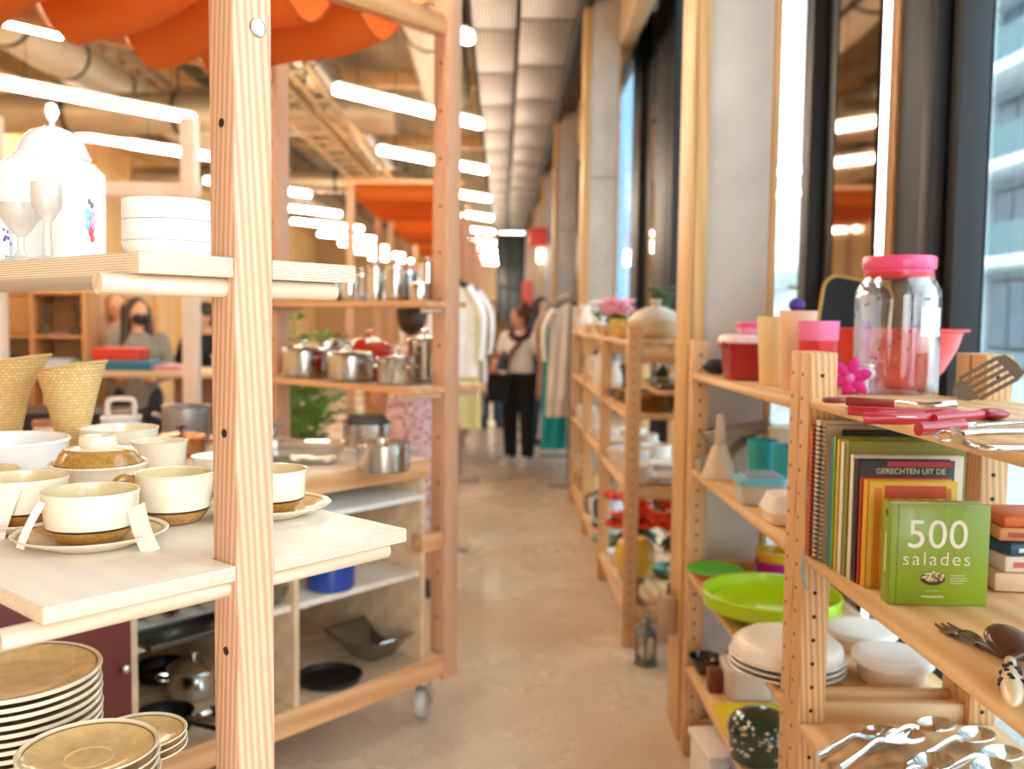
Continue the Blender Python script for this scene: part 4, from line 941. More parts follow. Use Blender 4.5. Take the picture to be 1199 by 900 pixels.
b = lathe_thing('plastic_bowl', 'purple plastic bowl under the yellow one', 'bowl', (.845, 2.80, Z4), [('bowl', [(0, 0), (.04, 0), (.045, .003), (.062, .06), (.065, .074), (.061, .074), (.056, .058), (.04, .006), (0, .005)], mat('#b41f86', .35))], 'stacked bright bowls')
lathe_thing('plastic_bowl', 'yellow plastic bowl nested in the purple one', 'bowl', (.845, 2.80, Z4+.022), [('bowl', [(0, 0), (.036, 0), (.04, .003), (.061, .066), (.066, .084), (.060, .084), (.054, .062), (.038, .007), (0, .006)], mat('#e6b41c', .35))], 'stacked bright bowls')
LIME = mat('#b6d814', .3, coat=.3)
lathe_thing('serving_dish', 'large lime green round dish overhanging the third board', 'dish', (.735, 2.475, Z4), [('dish', [(0, .003), (.10, .003), (.105, 0), (.12, .004), (.158, .028), (.176, .032), (.182, .036), (.182, .066), (.186, .07), (.183, .074), (.172, .072), (.168, .044), (.15, .036), (.112, .012), (0, .010)], LIME)])
MB2 = [(0, .002), (.09, .002), (.095, 0), (.1, .002), (.125, .012), (.131, .016), (.129, .0185), (.12, .015), (.095, .006), (0, .0055)]
for k in range(3): lathe_thing('platter', f'{["bottom", "middle", "upper"][k]} white platter of the stack below the lime dish', 'plate', (.660, 2.085, Z4+.013*k), [('dish', MB2, mat('#f3e9e0', .3, coat=.3))], 'white platters on the third board')
lathe_thing('cake_dome', 'white plastic cover lying on the white platters', 'cover', (.660, 2.085, Z4+.026+.0168), [('dome', [(.124, 0), (.126, .004), (.122, .022), (.105, .036), (.06, .043), (.04, .046), (.036, .044), (0, .043)], mat('#f1e6dc', .35, coat=.2))])
for k, (x, y, r, h, lab) in enumerate(((.882, 2.035, .088, .066, 'near white lidded plastic tub seen below the cookbooks'), (.895, 2.255, .088, .052, 'farther white lidded plastic tub below the cookbooks'))):
    lathe_thing('plastic_tub', lab, 'container', (x, y, Z4), [('tub', [(0, 0), (r*.78, 0), (r*.8, .003), (r*.9, h*.7), (0, h*.7)], mat('#f0dcc4', .4)), ('lid', [(r*.9, h*.62), (r, h*.66), (r*1.0, h*.8), (r*.97, h*.92), (r*.8, h), (r*.55, h*.96), (0, h*.95)], WHITEPL)], 'white tubs on the third board')
# lowest board and floor
Z5 = .30
lathe_thing('bowl', 'glossy black and brown bowl at the far end of the lowest board', 'bowl', (.648, 2.86, Z5), [('bowl', [(0, 0), (.022, 0), (.025, .004), (.046, .035), (.052, .055), (.049, .055), (.042, .034), (.02, .01), (0, .008)], mat('#2a1010', .12, coat=.6))])
lathe_thing('scoop', 'dark red plastic scoop head beside the black bowl', 'scoop', (.735, 2.86, Z5), [('shell', [(0, .075), (.02, .07), (.035, .05), (.042, .02), (.045, 0), (.041, 0), (.038, .02), (.03, .048), (0, .07)], mat('#8c1c2a', .35))])
tag(MB().box(-.02, .02, -.02, .02, 0, .07, .004).build('spice_tin', mat('#7c3a22', .4), None, (.645, 2.72, Z5)), 'small brown tin left of the frosted box', 'tin')
lathe_thing('food_container', 'frosted white plastic box on the lowest board', 'container', (.735, 2.70, Z5), [('tub', [(0, 0), (.06, 0), (.064, .004), (.068, .085), (.066, .085), (.06, .006), (0, .005)], glass('frosted_box', (.9, .88, .86, 1), .1, .4, .2, '#ead9cc', .7), 7), ('lid', [(.07, .083), (.071, .092), (.067, .096), (0, .096)], glass('frosted_lid', (.9, .9, .88, 1), .1, .4, .2, '#f0e4da', .75), 7)])
o = MB().prism(rrect(.105, .12, .02), 0, .008, bev=.002).build('cutting_board', mat('#dcc312', .45)); o.location = (.715, 2.50, Z5); tag(o, 'yellow plastic chopping board on the lowest board', 'board')
t = lathe_thing('enamel_pot', 'dark green enamel pot with pale flower decor at the bottom', 'pot', (.662, 2.29, Z5), [('body', [(0, 0), (.066, 0), (.073, .005), (.078, .06), (.079, .075), (0, .075)], mat('#0f3326', .12, coat=.8)), ('lid', [(.081, .073), (.081, .081), (.075, .098), (.055, .115), (.025, .124), (0, .125)], mat('#0f3326', .12, coat=.8))])
m = MB()
for k in range(46):
    a = -2.9+random.random()*2.6; z = .02+.09*random.random()
    rr = .0785 if z < .08 else .081-(z-.08)*.45
    m.ell((rr*math.cos(a), rr*math.sin(a), z), (.0028+.004*random.random(), .0028+.004*random.random(), .0022+.0022*random.random()), seg=8, mi=k % 2)
m.build('flower_decor', [mat('#e9e0cf', .4), mat('#c9b48e', .4)], t)
t = thing('storage_box', 'white plastic storage box on the floor below the lowest board', 'box', (.705, 2.72, 0), .1)
m = MB().box(-.10, .10, -.10, .10, .0, .13, .01); m.build('tub', WHITEPL, t); MB().box(-.107, .107, -.107, .107, .128, .15, .006).build('lid', mat('#f2e9e4', .4), t)
t = thing('storage_box', 'blue-violet box on the floor nearer than the white one', 'box', (.72, 2.44, 0), .2)
MB().box(-.07, .07, -.08, .08, 0, .19, .012).build('tub', mat('#55588c', .4), t); MB().box(-.074, .074, -.084, .084, .185, .20, .005).build('lid', mat('#8d90b8', .4), t)

# ------------------------------------------------------------ cookbooks
ZK = .948
def book(y_back, th, x0, w, h, spine, label, cover=None, name='cookbook', lean=0, group='cookbooks on the second board', extra=None, pages=True):
    t = thing(name, label, 'book', (x0, y_back-th, ZK), lean, group)
    cm = spine
    m = MB().box(0, w, 0, .0022, 0, h, .0006).box(0, w, th-.0022, th, 0, h, .0006)
    m.build('cover', cover or spine, t)
    MB().box(0, .003, 0, th, 0, h, .0009).build('spine', spine, t)
    if pages: MB().box(.003, w-.004, .0022, th-.0022, .003, h-.003).build('page_block', mat('#efe6d6', .8, var=.04), t)
    if extra: extra(t, th, w, h)
    return t
FONT = None
def text_mesh(s, size, mt, parent, M, name='lettering', ext=.0002, align='LEFT', space=1.0, off=0):
    cu = bpy.data.curves.new('txt', 'FONT'); cu.body = s; cu.size = size; cu.extrude = ext; cu.align_x = align; cu.space_character = space; cu.offset = off
    ob = bpy.data.objects.new('txt', cu); COL.objects.link(ob); bpy.context.view_layer.update()
    me = bpy.data.meshes.new_from_object(ob.evaluated_get(bpy.context.evaluated_depsgraph_get())); bpy.data.objects.remove(ob); bpy.data.curves.remove(cu)
    me.transform(M); me.materials.clear(); me.materials.append(mt); me.name = name
    o = bpy.data.objects.new(name, me); COL.objects.link(o); o.parent = parent; return o
def face_front(x, z, y=-.0004): return T3(x, y, z) @ rotm('X', PI/2)            # reads on a cover facing -Y
def face_spine(y, z, up=True): return T3(-.0004, y, z) @ rotm('Z', -PI/2) @ rotm('X', PI/2) @ rotm('Z', PI/2)
LET = mat('#f3f1df', .5, var=.01)
def spine_title(s, size, mt=None, z=.05):
    def f(t, th, w, h): text_mesh(s, size, mt or LET, t, face_spine(th*.5+size*.35, z))
    return f
y = 1.803
def nxt(th):
    global y
    r = y; y -= th+.0012; return r
def coil(t, th, w, h):
    m = MB()
    for k in range(int(h/.009)): 
        z = .006+k*.009; m.tube([(.002+.008*math.cos(a)-.004, th/2+(th*.49)*math.sin(a), z) for a in [2*PI*q/12 for q in range(12)]], .0011, 5, closed=True)
    m.build('wire_coil', mat('#4b423c', .4, .7), t)
book(nxt(.020), .020, .602, .17, .250, mat('#d4502c', .5), 'orange-red cookbook beside the front post', extra=spine_title('LEON', .017, mat('#f0c9a8', .5), .10))
book(nxt(.024), .024, .606, .19, .268, mat('#e9dcc2', .6), 'cream wire-bound cookbook, second from the post', extra=coil)
book(nxt(.020), .020, .610, .18, .262, mat('#c9b090', .6), 'beige spiral notebook with dark wire, third from the post', extra=coil)
book(nxt(.020), .020, .640, .19, .255, mat('#26231f', .5), 'near-black block filling the dark gap between the spiral notebook and the teal book')  # dark of the gap put in as a near-black block
book(nxt(.013), .013, .612, .17, .243, mat('#2f8aa5', .45), 'thin teal blue cookbook in the row')
book(nxt(.011), .011, .612, .18, .247, mat('#7fae3a', .5), 'slim green cookbook after the teal one')
book(nxt(.013), .013, .614, .18, .243, mat('#e3c23a', .5), 'yellow cookbook left of the white one')
book(nxt(.016), .016, .616, .17, .240, mat('#f1ebe0', .5), 'white cookbook in the middle of the row')
book(nxt(.018), .018, .618, .21, .245, mat('#8d8a34', .55), 'olive cookbook with wide cover right of the white one')
book(nxt(.016), .016, .620, .195, .222, mat('#efe8da', .5), 'tall cream cookbook behind the black one', cover=mat('#ece4d6', .5))
def gerechten(t, th, w, h):
    text_mesh('GERECHTEN UIT DE', .0135, mat('#e8d9b0', .5), t, face_front(.030, h-.0235)); MB().box(.05, w-.004, -.0004, .001, h-.011, h-.002).build('red_band', mat('#b8202a', .5), t)
book(nxt(.018), .018, .622, .168, .217, mat('#1d1a1b', .4), 'black cookbook with pale capitals along its top', extra=gerechten)
book(nxt(.010), .010, .624, .155, .188, mat('#cf3a2c', .5), 'thin red cookbook before the black one')
def checks(t, th, w, h):
    m = MB()
    for k in range(6): m.box(.012+.024*k, .024+.024*k, -.0005, .001, .0, h-.012, mi=0)
    m.build('check_pattern', [mat('#e58a2a', .5)], t); MB().box(.03, w-.02, -.0006, .001, h-.030, h-.008).build('title_band', mat('#d4552a', .5), t)
book(nxt(.020), .020, .626, .155, .186, mat('#eea82a', .5), 'orange cookbook with checked cover behind the green one', cover=mat('#f2c23c', .5), extra=checks)
GRN = mat('#8aa524', .35, var=.04, coat=.2, name='green_cover')
def salades(t, th, w, h):
    text_mesh('500', .0655, LET, t, face_front(.0755, .0940), align='CENTER', space=1.02)
    text_mesh('salades', .0315, LET, t, face_front(.0755, .0655), align='CENTER', space=1.22, off=-.0004)
    m = MB(); m.ell((.071, -.0002, .0440), (.0200, .0006, .0115), seg=28)
    p = m.build('bowl_picture', mat('#3b2c1c', .4), t)
    m = MB()
    for k in range(70):
        a = random.random()*2*PI; q = math.sqrt(random.random()); m.ell((.071+.0165*q*math.cos(a), -.0008, .0465+.0080*q*math.sin(a)), (.0016+.0018*random.random(), .0003, .0010+.0012*random.random()), seg=8, mi=k % 3)
    m.build('salad_picture', [mat('#e6dcae', .5), mat('#c9a860', .5), mat('#8a6a3a', .5)], p)
    m = MB()
    for k in range(4): m.box(.098, .098+[.024, .028, .028, .022][k], -.0006, .001, .0485-.0042*k, .0498-.0042*k)
    m.box(.062, .080, -.0006, .001, .0230, .0240).box(.0535, .0885, -.0006, .001, .0125, .0150); m.build('small_print', mat('#cfd6a2', .5), t)
    MB().box(.0118, .0128, -.0005, .001, .001, h-.001).build('hinge_groove', mat('#5f7d15', .5), t)
    m = MB(); m.box(-.0006, .002, th*.38, th*.62, .05, .115).build('spine_title', mat('#c8cf94', .5), t)
    MB().ell((-.0002, th*.5, h-.018), (.0006, .0058, .0065)).build('spine_picture', mat('#6b5530', .5), t)
gb_ = book(1.512, .034, .629, .1585, .1655, GRN, 'green square cookbook reading 500 salades, cover facing out', cover=GRN, extra=salades, lean=-.035)
# ribbon bookmark hanging at the post
tag(MB().grid(lambda i, j: (.598-.004*math.sin(i*3)-.003*j-.004*i, 1.79-.012*i+.010*j-.02*i*i, .951-.062*i), 10, 2, .0006).build('bookmark_ribbon', mat('#7fa3ad', .6)), 'pale blue ribbon hanging off the front edge by the orange-red book', 'ribbon')
# stacked packets at the right
for k, (c, lab, hh) in enumerate((('#e9c9a8', 'lowest packet of the little pile at the right edge, peach', .035), ('#e6d6c8', 'pale packet with pink print in the little pile', .030), ('#234a63', 'navy packet in the little pile at the right edge', .022), ('#e39a6a', 'light orange packet in the little pile', .026), ('#dd6a2a', 'topmost orange packet of the little pile', .020))):
    z = ZK + sum((.035, .030, .022, .026, .020)[:k]); 
    t = thing('napkin_packet', lab, 'packet', (.905+.004*(k % 2), 1.60, z), .15*((k % 3)-1), 'packets piled at the right edge')
    MB().box(-.055, .055, -.055, .055, .0, hh-.0005, .006).build('wrapper', mat(c, .4), t)
    if k in (1, 2, 3): MB().box(-.04, .03, -.0560, -.054, hh*.3, hh*.62).build('print', mat(['#d6604f', '#cfd9dd', '#b5502a'][k-1], .5), t)
# salad servers
DKW = mat('#4a2a1a', .3, var=.25, scale=40, coat=.4, name='dark_stained_wood')
t = thing('salad_fork', 'dark wooden salad fork lying before the green cookbook', 'fork', atZ(1140, 752, ZK+.006)); O4 = t.location.copy()
h4 = lambda px, py, dz=.006: atZ(px, py, ZK+dz)-O4
a, b = h4(1103, 732), h4(1150, 756); ax = (b-a).normalized(); n_ = Vector((-ax.y, ax.x, 0)); LL = (b-a).length
m = MB()
m.grid(lambda i, j: a.lerp(b, .38+.62*i) + n_*(2*j-1)*(.0150-.0075*i) + Vector((0, 0, .0035*math.sin(i*PI)+.004*(2*j-1)**2)), 10, 6, .003)
for k in range(3): m.tube([a.lerp(b, .45) + n_*(-.0095+.0095*k), a.lerp(b, .2) + n_*(-.0105+.0105*k)+Vector((0, 0, -.001)), a + n_*(-.0105+.0105*k)+Vector((0, 0, .002))], [.0042, .0036, .0018], 8)
m.build('head', DKW, t)
MB().tube([b-ax*.01, h4(1175, 768, .008), h4(1215, 772, .008)], [.006, .0045, .006], 10).build('handle', DKW, t)
t = thing('salad_spoon', 'dark wooden salad spoon with a black and white decorated handle', 'spoon', atZ(1186, 752, ZK+.01)); O5 = t.location.copy()
h5 = lambda px, py, dz=.01: atZ(px, py, ZK+dz)-O5
sb = h5(1182, 752, .024)
MB().ell(sb, (.031, .036, .013), R=rotm('X', .35)).build('bowl', DKW, t)
c0, c1 = h5(1183, 772, .014), h5(1187, 825, .016)
MB().tube([sb+Vector((0, -.03, -.006)), c0], [.007, .006], 10).build('neck', DKW, t)
hp = [c0.lerp(c1, q) for q in (0, .06, .15, .3, .5, .7, .88, .97, 1)]
IV = mat('#efe2c4', .25, coat=.4)
hd = MB().tube(hp, [.004, .0075, .0075, .0092, .0125, .013, .0105, .006, .002], 20).build('handle', IV, t)
m = MB()
for k in range(34):
    q = .25+.45*random.random(); a = random.random()*2*PI; cc = c0.lerp(c1, q); rr = .0095+.0035*min(1, (q-.25)/.3); dd = (c1-c0).normalized(); e1 = dd.orthogonal().normalized(); e2 = dd.cross(e1)
    m.ell(cc+(e1*math.cos(a)+e2*math.sin(a))*rr, (.0034, .0046, .0030), seg=8)
m.build('painted_pattern', mat('#20203a', .3), hd)
# ------------------------------------------------------------ spoons on the third board
def spoon(bx, by, hx, hy, lab, dz=0, s=1.0):
    pb = atZ(bx, by, Z4+.014+dz); ph = atZ(hx, hy, Z4+.010+dz*.4)
    t = thing('serving_spoon', lab, 'spoon', pb, 0, 'steel spoons on the third board'); L = ph-pb; d = L.normalized(); a = math.atan2(d.y, d.x)
    m = MB(); R_ = rotm('Z', a)
    def f(i, j):
        th = 2*PI*j; r = .004+.996*i; e = 1-.16*math.cos(th)
        return R_ @ Vector((.046*r*math.cos(th), .029*r*math.sin(th)*e, .013*(r*r-1)+.006))
    m.grid(f, 8, 28, .0012); m.build('bowl', CHROME, t)
    p0 = Vector((d.x*.044, d.y*.044, .005))
    q = catmull([p0, p0+d*.03+Vector((0, 0, .010)), p0+(L-p0)*.55+Vector((0, 0, .006)), L], 6)
    n = len(q); MB().tube(q, [.0032+.0042*max(0, (k/n-.3)) for k in range(n)], 10, flat=2.2).build('handle', CHROME, t)
for a in ((1030, 862, 958, 888, 'leftmost steel spoon on the third board', .0), (1058, 866, 985, 902, 'steel spoon second from the left on the third board', .026), (1094, 852, 1010, 884, 'steel spoon lying farthest back on the third board', .024),
          (1142, 864, 1062, 900, 'right steel spoon in the back row on the third board', .004), (1092, 896, 1030, 940, 'steel spoon at the front cut by the lower edge', .026), (1172, 886, 1090, 915, 'thin steel spoon at the right edge of the third board', .006), (1160, 902, 1080, 950, 'steel spoon lowest at the right, cut by the frame', .016)):
    spoon(*a)

# ============================================================ RIGHT, FARTHER: UNIT C WITH CROCKERY
rc = thing('pine_shelf_unit', 'long pine shelving full of crockery farther along the window side', 'shelf', (.53, 0, 0))
for y in (3.93, 4.98, 6.03, 7.08): ladder(rc, y, x=(0, .058, .372, .43), z1=1.385, rungs=(.10, .64, 1.225), dots=(y < 4))
for a, b in ((3.992, 4.976), (5.042, 6.026), (6.092, 7.076)):
    for z in (1.32, 1.0, .68, .15): board(rc, a, b, z, x1=.43)
board(rc, 3.992, 4.976, 1.10, .14, .43, .014)
AMB = mat('#9a6a2a', .25, var=.15, coat=.5); BEIG = mat('#cdbba3', .35, var=.05); BEIGD = mat('#a08a6e', .35)
t = lathe_thing('soup_tureen', 'large beige lidded tureen at the near end of the crockery shelving', 'tureen', (.69, 4.22, 1.32), [('body', [(0, 0), (.07, 0), (.075, .008), (.066, .014), (.10, .03), (.118, .065), (.12, .08), (.126, .084), (.122, .088), (0, .088)], BEIG), ('lid', [(.121, .087), (.118, .096), (.085, .13), (.04, .148), (.02, .152), (.018, .163), (.026, .172), (.022, .182), (0, .184)], BEIG)])
for s in (-1, 1): MB().tube(catmull([(s*.115, -.025, .06), (s*.145, -.02, .065), (s*.145, .02, .065), (s*.115, .025, .06)], 5), .007, 8).build('handle', BEIG, t)
for k in range(5):
    o = plate_mesh(.105).build('dinner_plate', [WHITE, BEIG, BEIGD]) if k == 0 else None
    if k == 0: o.location = (.85, 4.52, 1.32); o0 = o; tag(o, 'lowest pale plate of the pile behind the tureen', 'plate', 'pale plates behind the tureen')
    else: copy_thing(o0, f'{["lowest", "second", "middle", "fourth", "uppermost"][k]} pale plate of the pile behind the tureen', (.85, 4.52, 1.32+.0125*k))
for q, (x, y, r, n, ww) in enumerate(((.665, 4.20, .105, 6, 'front'), (.85, 4.24, .105, 6, 'rear'), (.66, 4.62, .10, 5, 'farther'))):
    o0 = None
    for k in range(n):
        lab = f'{ORD[n-1-k]} amber-brown plate of the {ww} pile on the crockery shelving'
        if o0 is None: o0 = plate_mesh(r, .017).build('dinner_plate', [AMB, AMB, BEIGD]); o0.location = (x, y, 1.0); tag(o0, lab, 'plate', 'amber plates on the second board')
        else: copy_thing(o0, lab, (x, y, 1.0+.0115*k))
DGL = glass('dark_glass', (.35, .38, .36, 1), .12, .8, .03)
for x, y, lab in ((.76, 4.2, 'dark glass plate at the near end of the upper half board'), (.80, 4.6, 'dark glass plate farther along the upper half board')):
    o = plate_mesh(.09).build('glass_plate', [DGL]*3); o.location = (x, y, 1.10); tag(o, lab, 'plate', 'dark glass plates')
for x, y, lab in ((.715, 4.38, 'clear stemmed glass in front on the upper half board'), (.80, 4.40, 'clear stemmed glass behind on the upper half board'), (.87, 4.16, 'clear stemmed glass nearest the column')):
    lathe_thing('wine_glass', lab, 'glass', (x, y, 1.10), [('bowl_and_stem', [(0, 0), (.03, 0), (.028, .003), (.005, .008), (.004, .06), (.02, .075), (.034, .10), (.034, .135), (.031, .135), (.031, .10), (.0, .076)], GLASS)], 'clear glasses on the upper half board', seg=28)
def flower_pot(P, potm, petal, label, r=.06, hp=.07, hf=.12, n=16, leaf='#4e6b35', pr=.02, potname='pot'):
    t = thing('potted_flower', label, 'flower', P)
    MB().lathe([(0, 0), (r*.7, 0), (r*.75, .004), (r, hp), (r*1.04, hp+.004), (r*.95, hp), (0, hp*.9)], 28).build(potname, potm, t)
    m = MB(); mf = MB()
    for k in range(n):
        a = random.random()*2*PI; q = r*(.1+1.1*math.sqrt(random.random())); z = hp+hf*(.5+.5*random.random()); c = Vector((q*math.cos(a), q*math.sin(a), z))
        m.tube([(0, 0, hp*.8), c*.6+Vector((0, 0, hp*.3)), c], .002, 5)
        m.ell(c*.8+Vector((0, 0, -.01)), (pr*1.1, pr*.5, pr*.2), R=rotm('Z', a)@rotm('Y', .5), seg=8)
        for j in range(5):
            b = j*2*PI/5+a; mf.ell(c+Vector((pr*.6*math.cos(b), pr*.6*math.sin(b), 0)), (pr*.7, pr*.42, pr*.22), R=rotm('Z', b)@rotm('Y', -.4), seg=8)
    m.build('leaves', mat(leaf, .6, var=.2), t); mf.build('blossom', mat(petal, .5, var=.08), t); return t
flower_pot((.60, 4.92, 1.32), BEIG, '#f3a9c0', 'pink and white flower bunch standing on top of the crockery shelving', .05, .05, .15, 22, pr=.035)
flower_pot((.655, 5.35, 1.32), WHITEPL, '#f4ead6', 'cream flower bunch behind the pink one on top of the shelving', .045, .06, .13, 18, pr=.026)
flower_pot((.62, 5.95, 1.32), WHITEPL, '#f8efe9', 'white flowers in a white pot near the middle of the shelving top', .045, .08, .13, 14, pr=.026)
flower_pot((.85, 5.0, 1.32), mat('#6a5040', .6), '#4f6a3c', 'dark green leafy plant behind the flowers on the shelving top', .05, .07, .2, 26, pr=.02)
YEL = mat('#e2c46a', .35, coat=.3); WHC = [WHITE]*3
def jug(P, r, h, m_, label, grp=None):
    t = lathe_thing('jug', label, 'jug', P, [('body', [(0, 0), (r*.8, 0), (r*.85, .004), (r, h*.35), (r*.9, h*.6), (r*.62, h*.82), (r*.75, h), (r*.68, h), (r*.55, h*.82), (0, h*.5)], m_)], grp, seg=28)
    MB().tube(catmull([(-r*.7, 0, h*.9), (-r*1.4, 0, h*.85), (-r*1.35, 0, h*.45), (-r*.95, 0, h*.35)], 5), r*.11, 8).build('handle', m_, t); return t
def simple_bowl(P, r, h, m_, label, grp=None, name='bowl', cat='bowl'):
    o = bowl_mesh(r, h, .5).build(name, m_); o.location = P; return tag(o, label, cat, grp)
for k in range(3): simple_bowl((.595, 4.52, 1.32+.022*k), .075, .05, YEL, f'{["lower", "middle", "upper"][k]} yellow bowl of the nest on the shelving top', 'yellow bowls nested on the shelving top')
jug((.66, 6.45, 1.32), .05, .17, WHITE, 'white jug at the far part of the shelving top'); jug((.60, 6.8, 1.32), .055, .2, mat('#efe3d8', .3), 'pale tall jug at the far end of the shelving top'); jug((.78, 6.2, 1.32), .05, .15, YEL, 'yellow jug at the back of the shelving top')
simple_bowl((.62, 5.62, 1.32), .07, .06, mat('#c9a25e', .35), 'tan bowl on the shelving top between the flowers')
# second board, farther bays
NAVY = mat('#26243c', .3, coat=.3)
jug((.62, 5.25, 1.0), .06, .18, WHITE, 'white jug on the second board of the middle bay'); jug((.74, 5.5, 1.0), .05, .15, NAVY, 'dark violet jug on the second board of the middle bay')
jug((.62, 5.8, 1.0), .055, .2, WHITE, 'tall white coffee pot on the second board of the middle bay'); jug((.64, 6.35, 1.0), .055, .17, WHITE, 'white jug on the second board of the far bay'); jug((.66, 6.75, 1.0), .055, .19, NAVY, 'dark jug on the second board of the far bay')
simple_bowl((.80, 5.2, 1.0), .08, .07, WHITE, 'white bowl at the back of the second board, middle bay'); simple_bowl((.62, 4.84, 1.0), .07, .05, mat('#6b5a6a', .3), 'greyish bowl at the end of the amber plates')
# third board: white crockery in piles
CR = mat('#f1ece8', .25, coat=.4)
grp = 'white crockery on the third board'
pl = [(.605, 4.10, .07, .06, 2, 'bowl'), (.75, 4.12, .085, .05, 3, 'plate'), (.88, 4.16, .075, .07, 2, 'bowl'), (.62, 4.36, .08, .06, 3, 'bowl'), (.79, 4.40, .09, .05, 4, 'plate'), (.62, 4.62, .075, .06, 2, 'bowl'), (.78, 4.68, .08, .07, 2, 'bowl'), (.62, 4.85, .065, .055, 1, 'bowl'),
      (.63, 5.18, .085, .05, 5, 'plate'), (.80, 5.2, .08, .06, 2, 'bowl'), (.62, 5.45, .08, .07, 2, 'bowl'), (.63, 5.75, .085, .05, 4, 'plate'), (.79, 5.6, .085, .08, 1, 'bowl'), (.62, 6.25, .08, .06, 3, 'bowl'), (.63, 6.55, .085, .05, 4, 'plate'), (.62, 6.85, .08, .07, 2, 'bowl')]
nb = ['near bay', 'middle bay', 'far bay']
for q, (x, y, r, h, n, kd) in enumerate(pl):
    bay = nb[min(2, int((y-3.9)/1.05))]; side = 'front' if x < .7 else 'back'
    pos = sum(1 for w in pl[:q] if min(2, int((w[1]-3.9)/1.05)) == min(2, int((y-3.9)/1.05)) and (w[0] < .7) == (x < .7))
    pw = ['first', 'second', 'third', 'fourth', 'fifth'][pos]
    o0 = None
    for k in range(n):
        lab = (f'{ORD[n-1-k]} ' if n > 1 else '') + f'white {kd} of the {pw} {side} pile, {bay}, third board'
        dz = .012 if kd == 'plate' else .032
        if o0 is None:
            o0 = (plate_mesh(r) if kd == 'plate' else bowl_mesh(r, h, .5)).build(kd, WHC if kd == 'plate' else CR); o0.location = (x, y, .68); tag(o0, lab, kd, grp)
        else: copy_thing(o0, lab, (x, y, .68+dz*k))
# lowest board: red flowers and coloured pots
flower_pot((.64, 4.42, .15), mat('#2b2b2b', .4), '#ee4a20', 'red flowers in a black pot, nearest on the lowest board', .075, .12, .30, 18, '#2f4a2a', .06)
flower_pot((.83, 4.12, .15), mat('#d9d4cc', .4), '#ee5024', 'red flowers in a pale pot at the back of the lowest board', .075, .14, .30, 18, '#2f4a2a', .06)
t = lathe_thing('vase', 'round yellow vase on a brown foot between the red flowers', 'vase', (.60, 4.08, .15), [('foot', [(0, 0), (.04, 0), (.045, .008), (.02, .04), (.022, .09), (.05, .13), (0, .13)], mat('#8a6a48', .4)), ('globe', [(.0, .125), (.06, .13), (.088, .18), (.092, .23), (.075, .28), (.05, .295), (.045, .29), (0, .28)], mat('#eabf3f', .3, coat=.4))])
simple_bowl((.83, 4.52, .15), .09, .05, mat('#3f7a5c', .35), 'dark green shallow bowl on the lowest board behind the vase')
simple_bowl((.61, 4.75, .15), .06, .07, WHITE, 'white bowl at the far end of the near bay, lowest board')
simple_bowl((.60, 5.15, .15), .085, .045, mat('#3d8a5d', .3), 'green dish at the front of the lowest board, middle bay')
jug((.64, 5.32, .15), .08, .27, mat('#e3e6ee', .3), 'white vase with a dark band on the lowest board')
jug((.62, 5.62, .15), .07, .22, NAVY, 'dark blue vase on the lowest board, middle bay'); jug((.84, 5.5, .15), .07, .3, mat('#4f9aa5', .3), 'teal vase at the back of the lowest board, middle bay')
jug((.62, 6.25, .15), .07, .24, mat('#d7b26a', .3), 'tan vase on the lowest board of the far bay'); flower_pot((.62, 6.6, .15), mat('#8f4f2f', .5), '#eddc8a', 'cream flowers in a rust pot, lowest board of the far bay', .06, .1, .15, 10)
flower_pot((.61, 6.92, .15), mat('#a9583a', .5), '#f0e6b8', 'pale flowers in a terracotta pot at the far end of the lowest board', .06, .1, .16, 10)
# lantern and carton on the floor
t = thing('lantern', 'grey metal lantern with glass panes standing on the floor', 'lantern', (.602, 3.74, 0), .3)
HEX = 6; LAN = mat('#7d7973', .4, .6)
MB().lathe([(0, 0), (.052, 0), (.054, .006), (.046, .022), (0, .024)], HEX).build('base', LAN, t, ang=20)
for k in range(6): a = k*PI/3; MB().box(-.0035, .0035, -.0035, .0035, .02, .125, .001, M=T3(.043*math.cos(a), .043*math.sin(a), 0)).build('bar', LAN, t)
MB().lathe([(.040, .022), (.040, .124)], HEX).build('pane', GLASS, t, ang=20)
MB().lathe([(0, .122), (.05, .122), (.054, .128), (.035, .150), (.022, .160), (.022, .172), (.03, .176), (.012, .192), (0, .195)], HEX).build('roof', LAN, t, ang=20)
MB().tube([(.014*math.cos(a), 0, .206+.014*math.sin(a)) for a in [2*PI*k/16 for k in range(16)]], .0022, 6, closed=True).build('ring_handle', LAN, t)
MB().lathe([(0, .02), (.018, .02), (.018, .075), (0, .078)], 20).build('candle', mat('#efe6da', .5), t)
t = thing('junction_box', 'beige box fixed low on the timber side of the nearest column', 'box', (.598, 3.10, .35))
MB().box(-.045, 0, -.03, .09, 0, .125, .006).build('casing', mat('#b49a80', .6), t); MB().cyl((-.02, .03, .124), (-.02, .03, .16), .008, seg=12).build('cable_gland', mat('#8d7a66', .5), t)

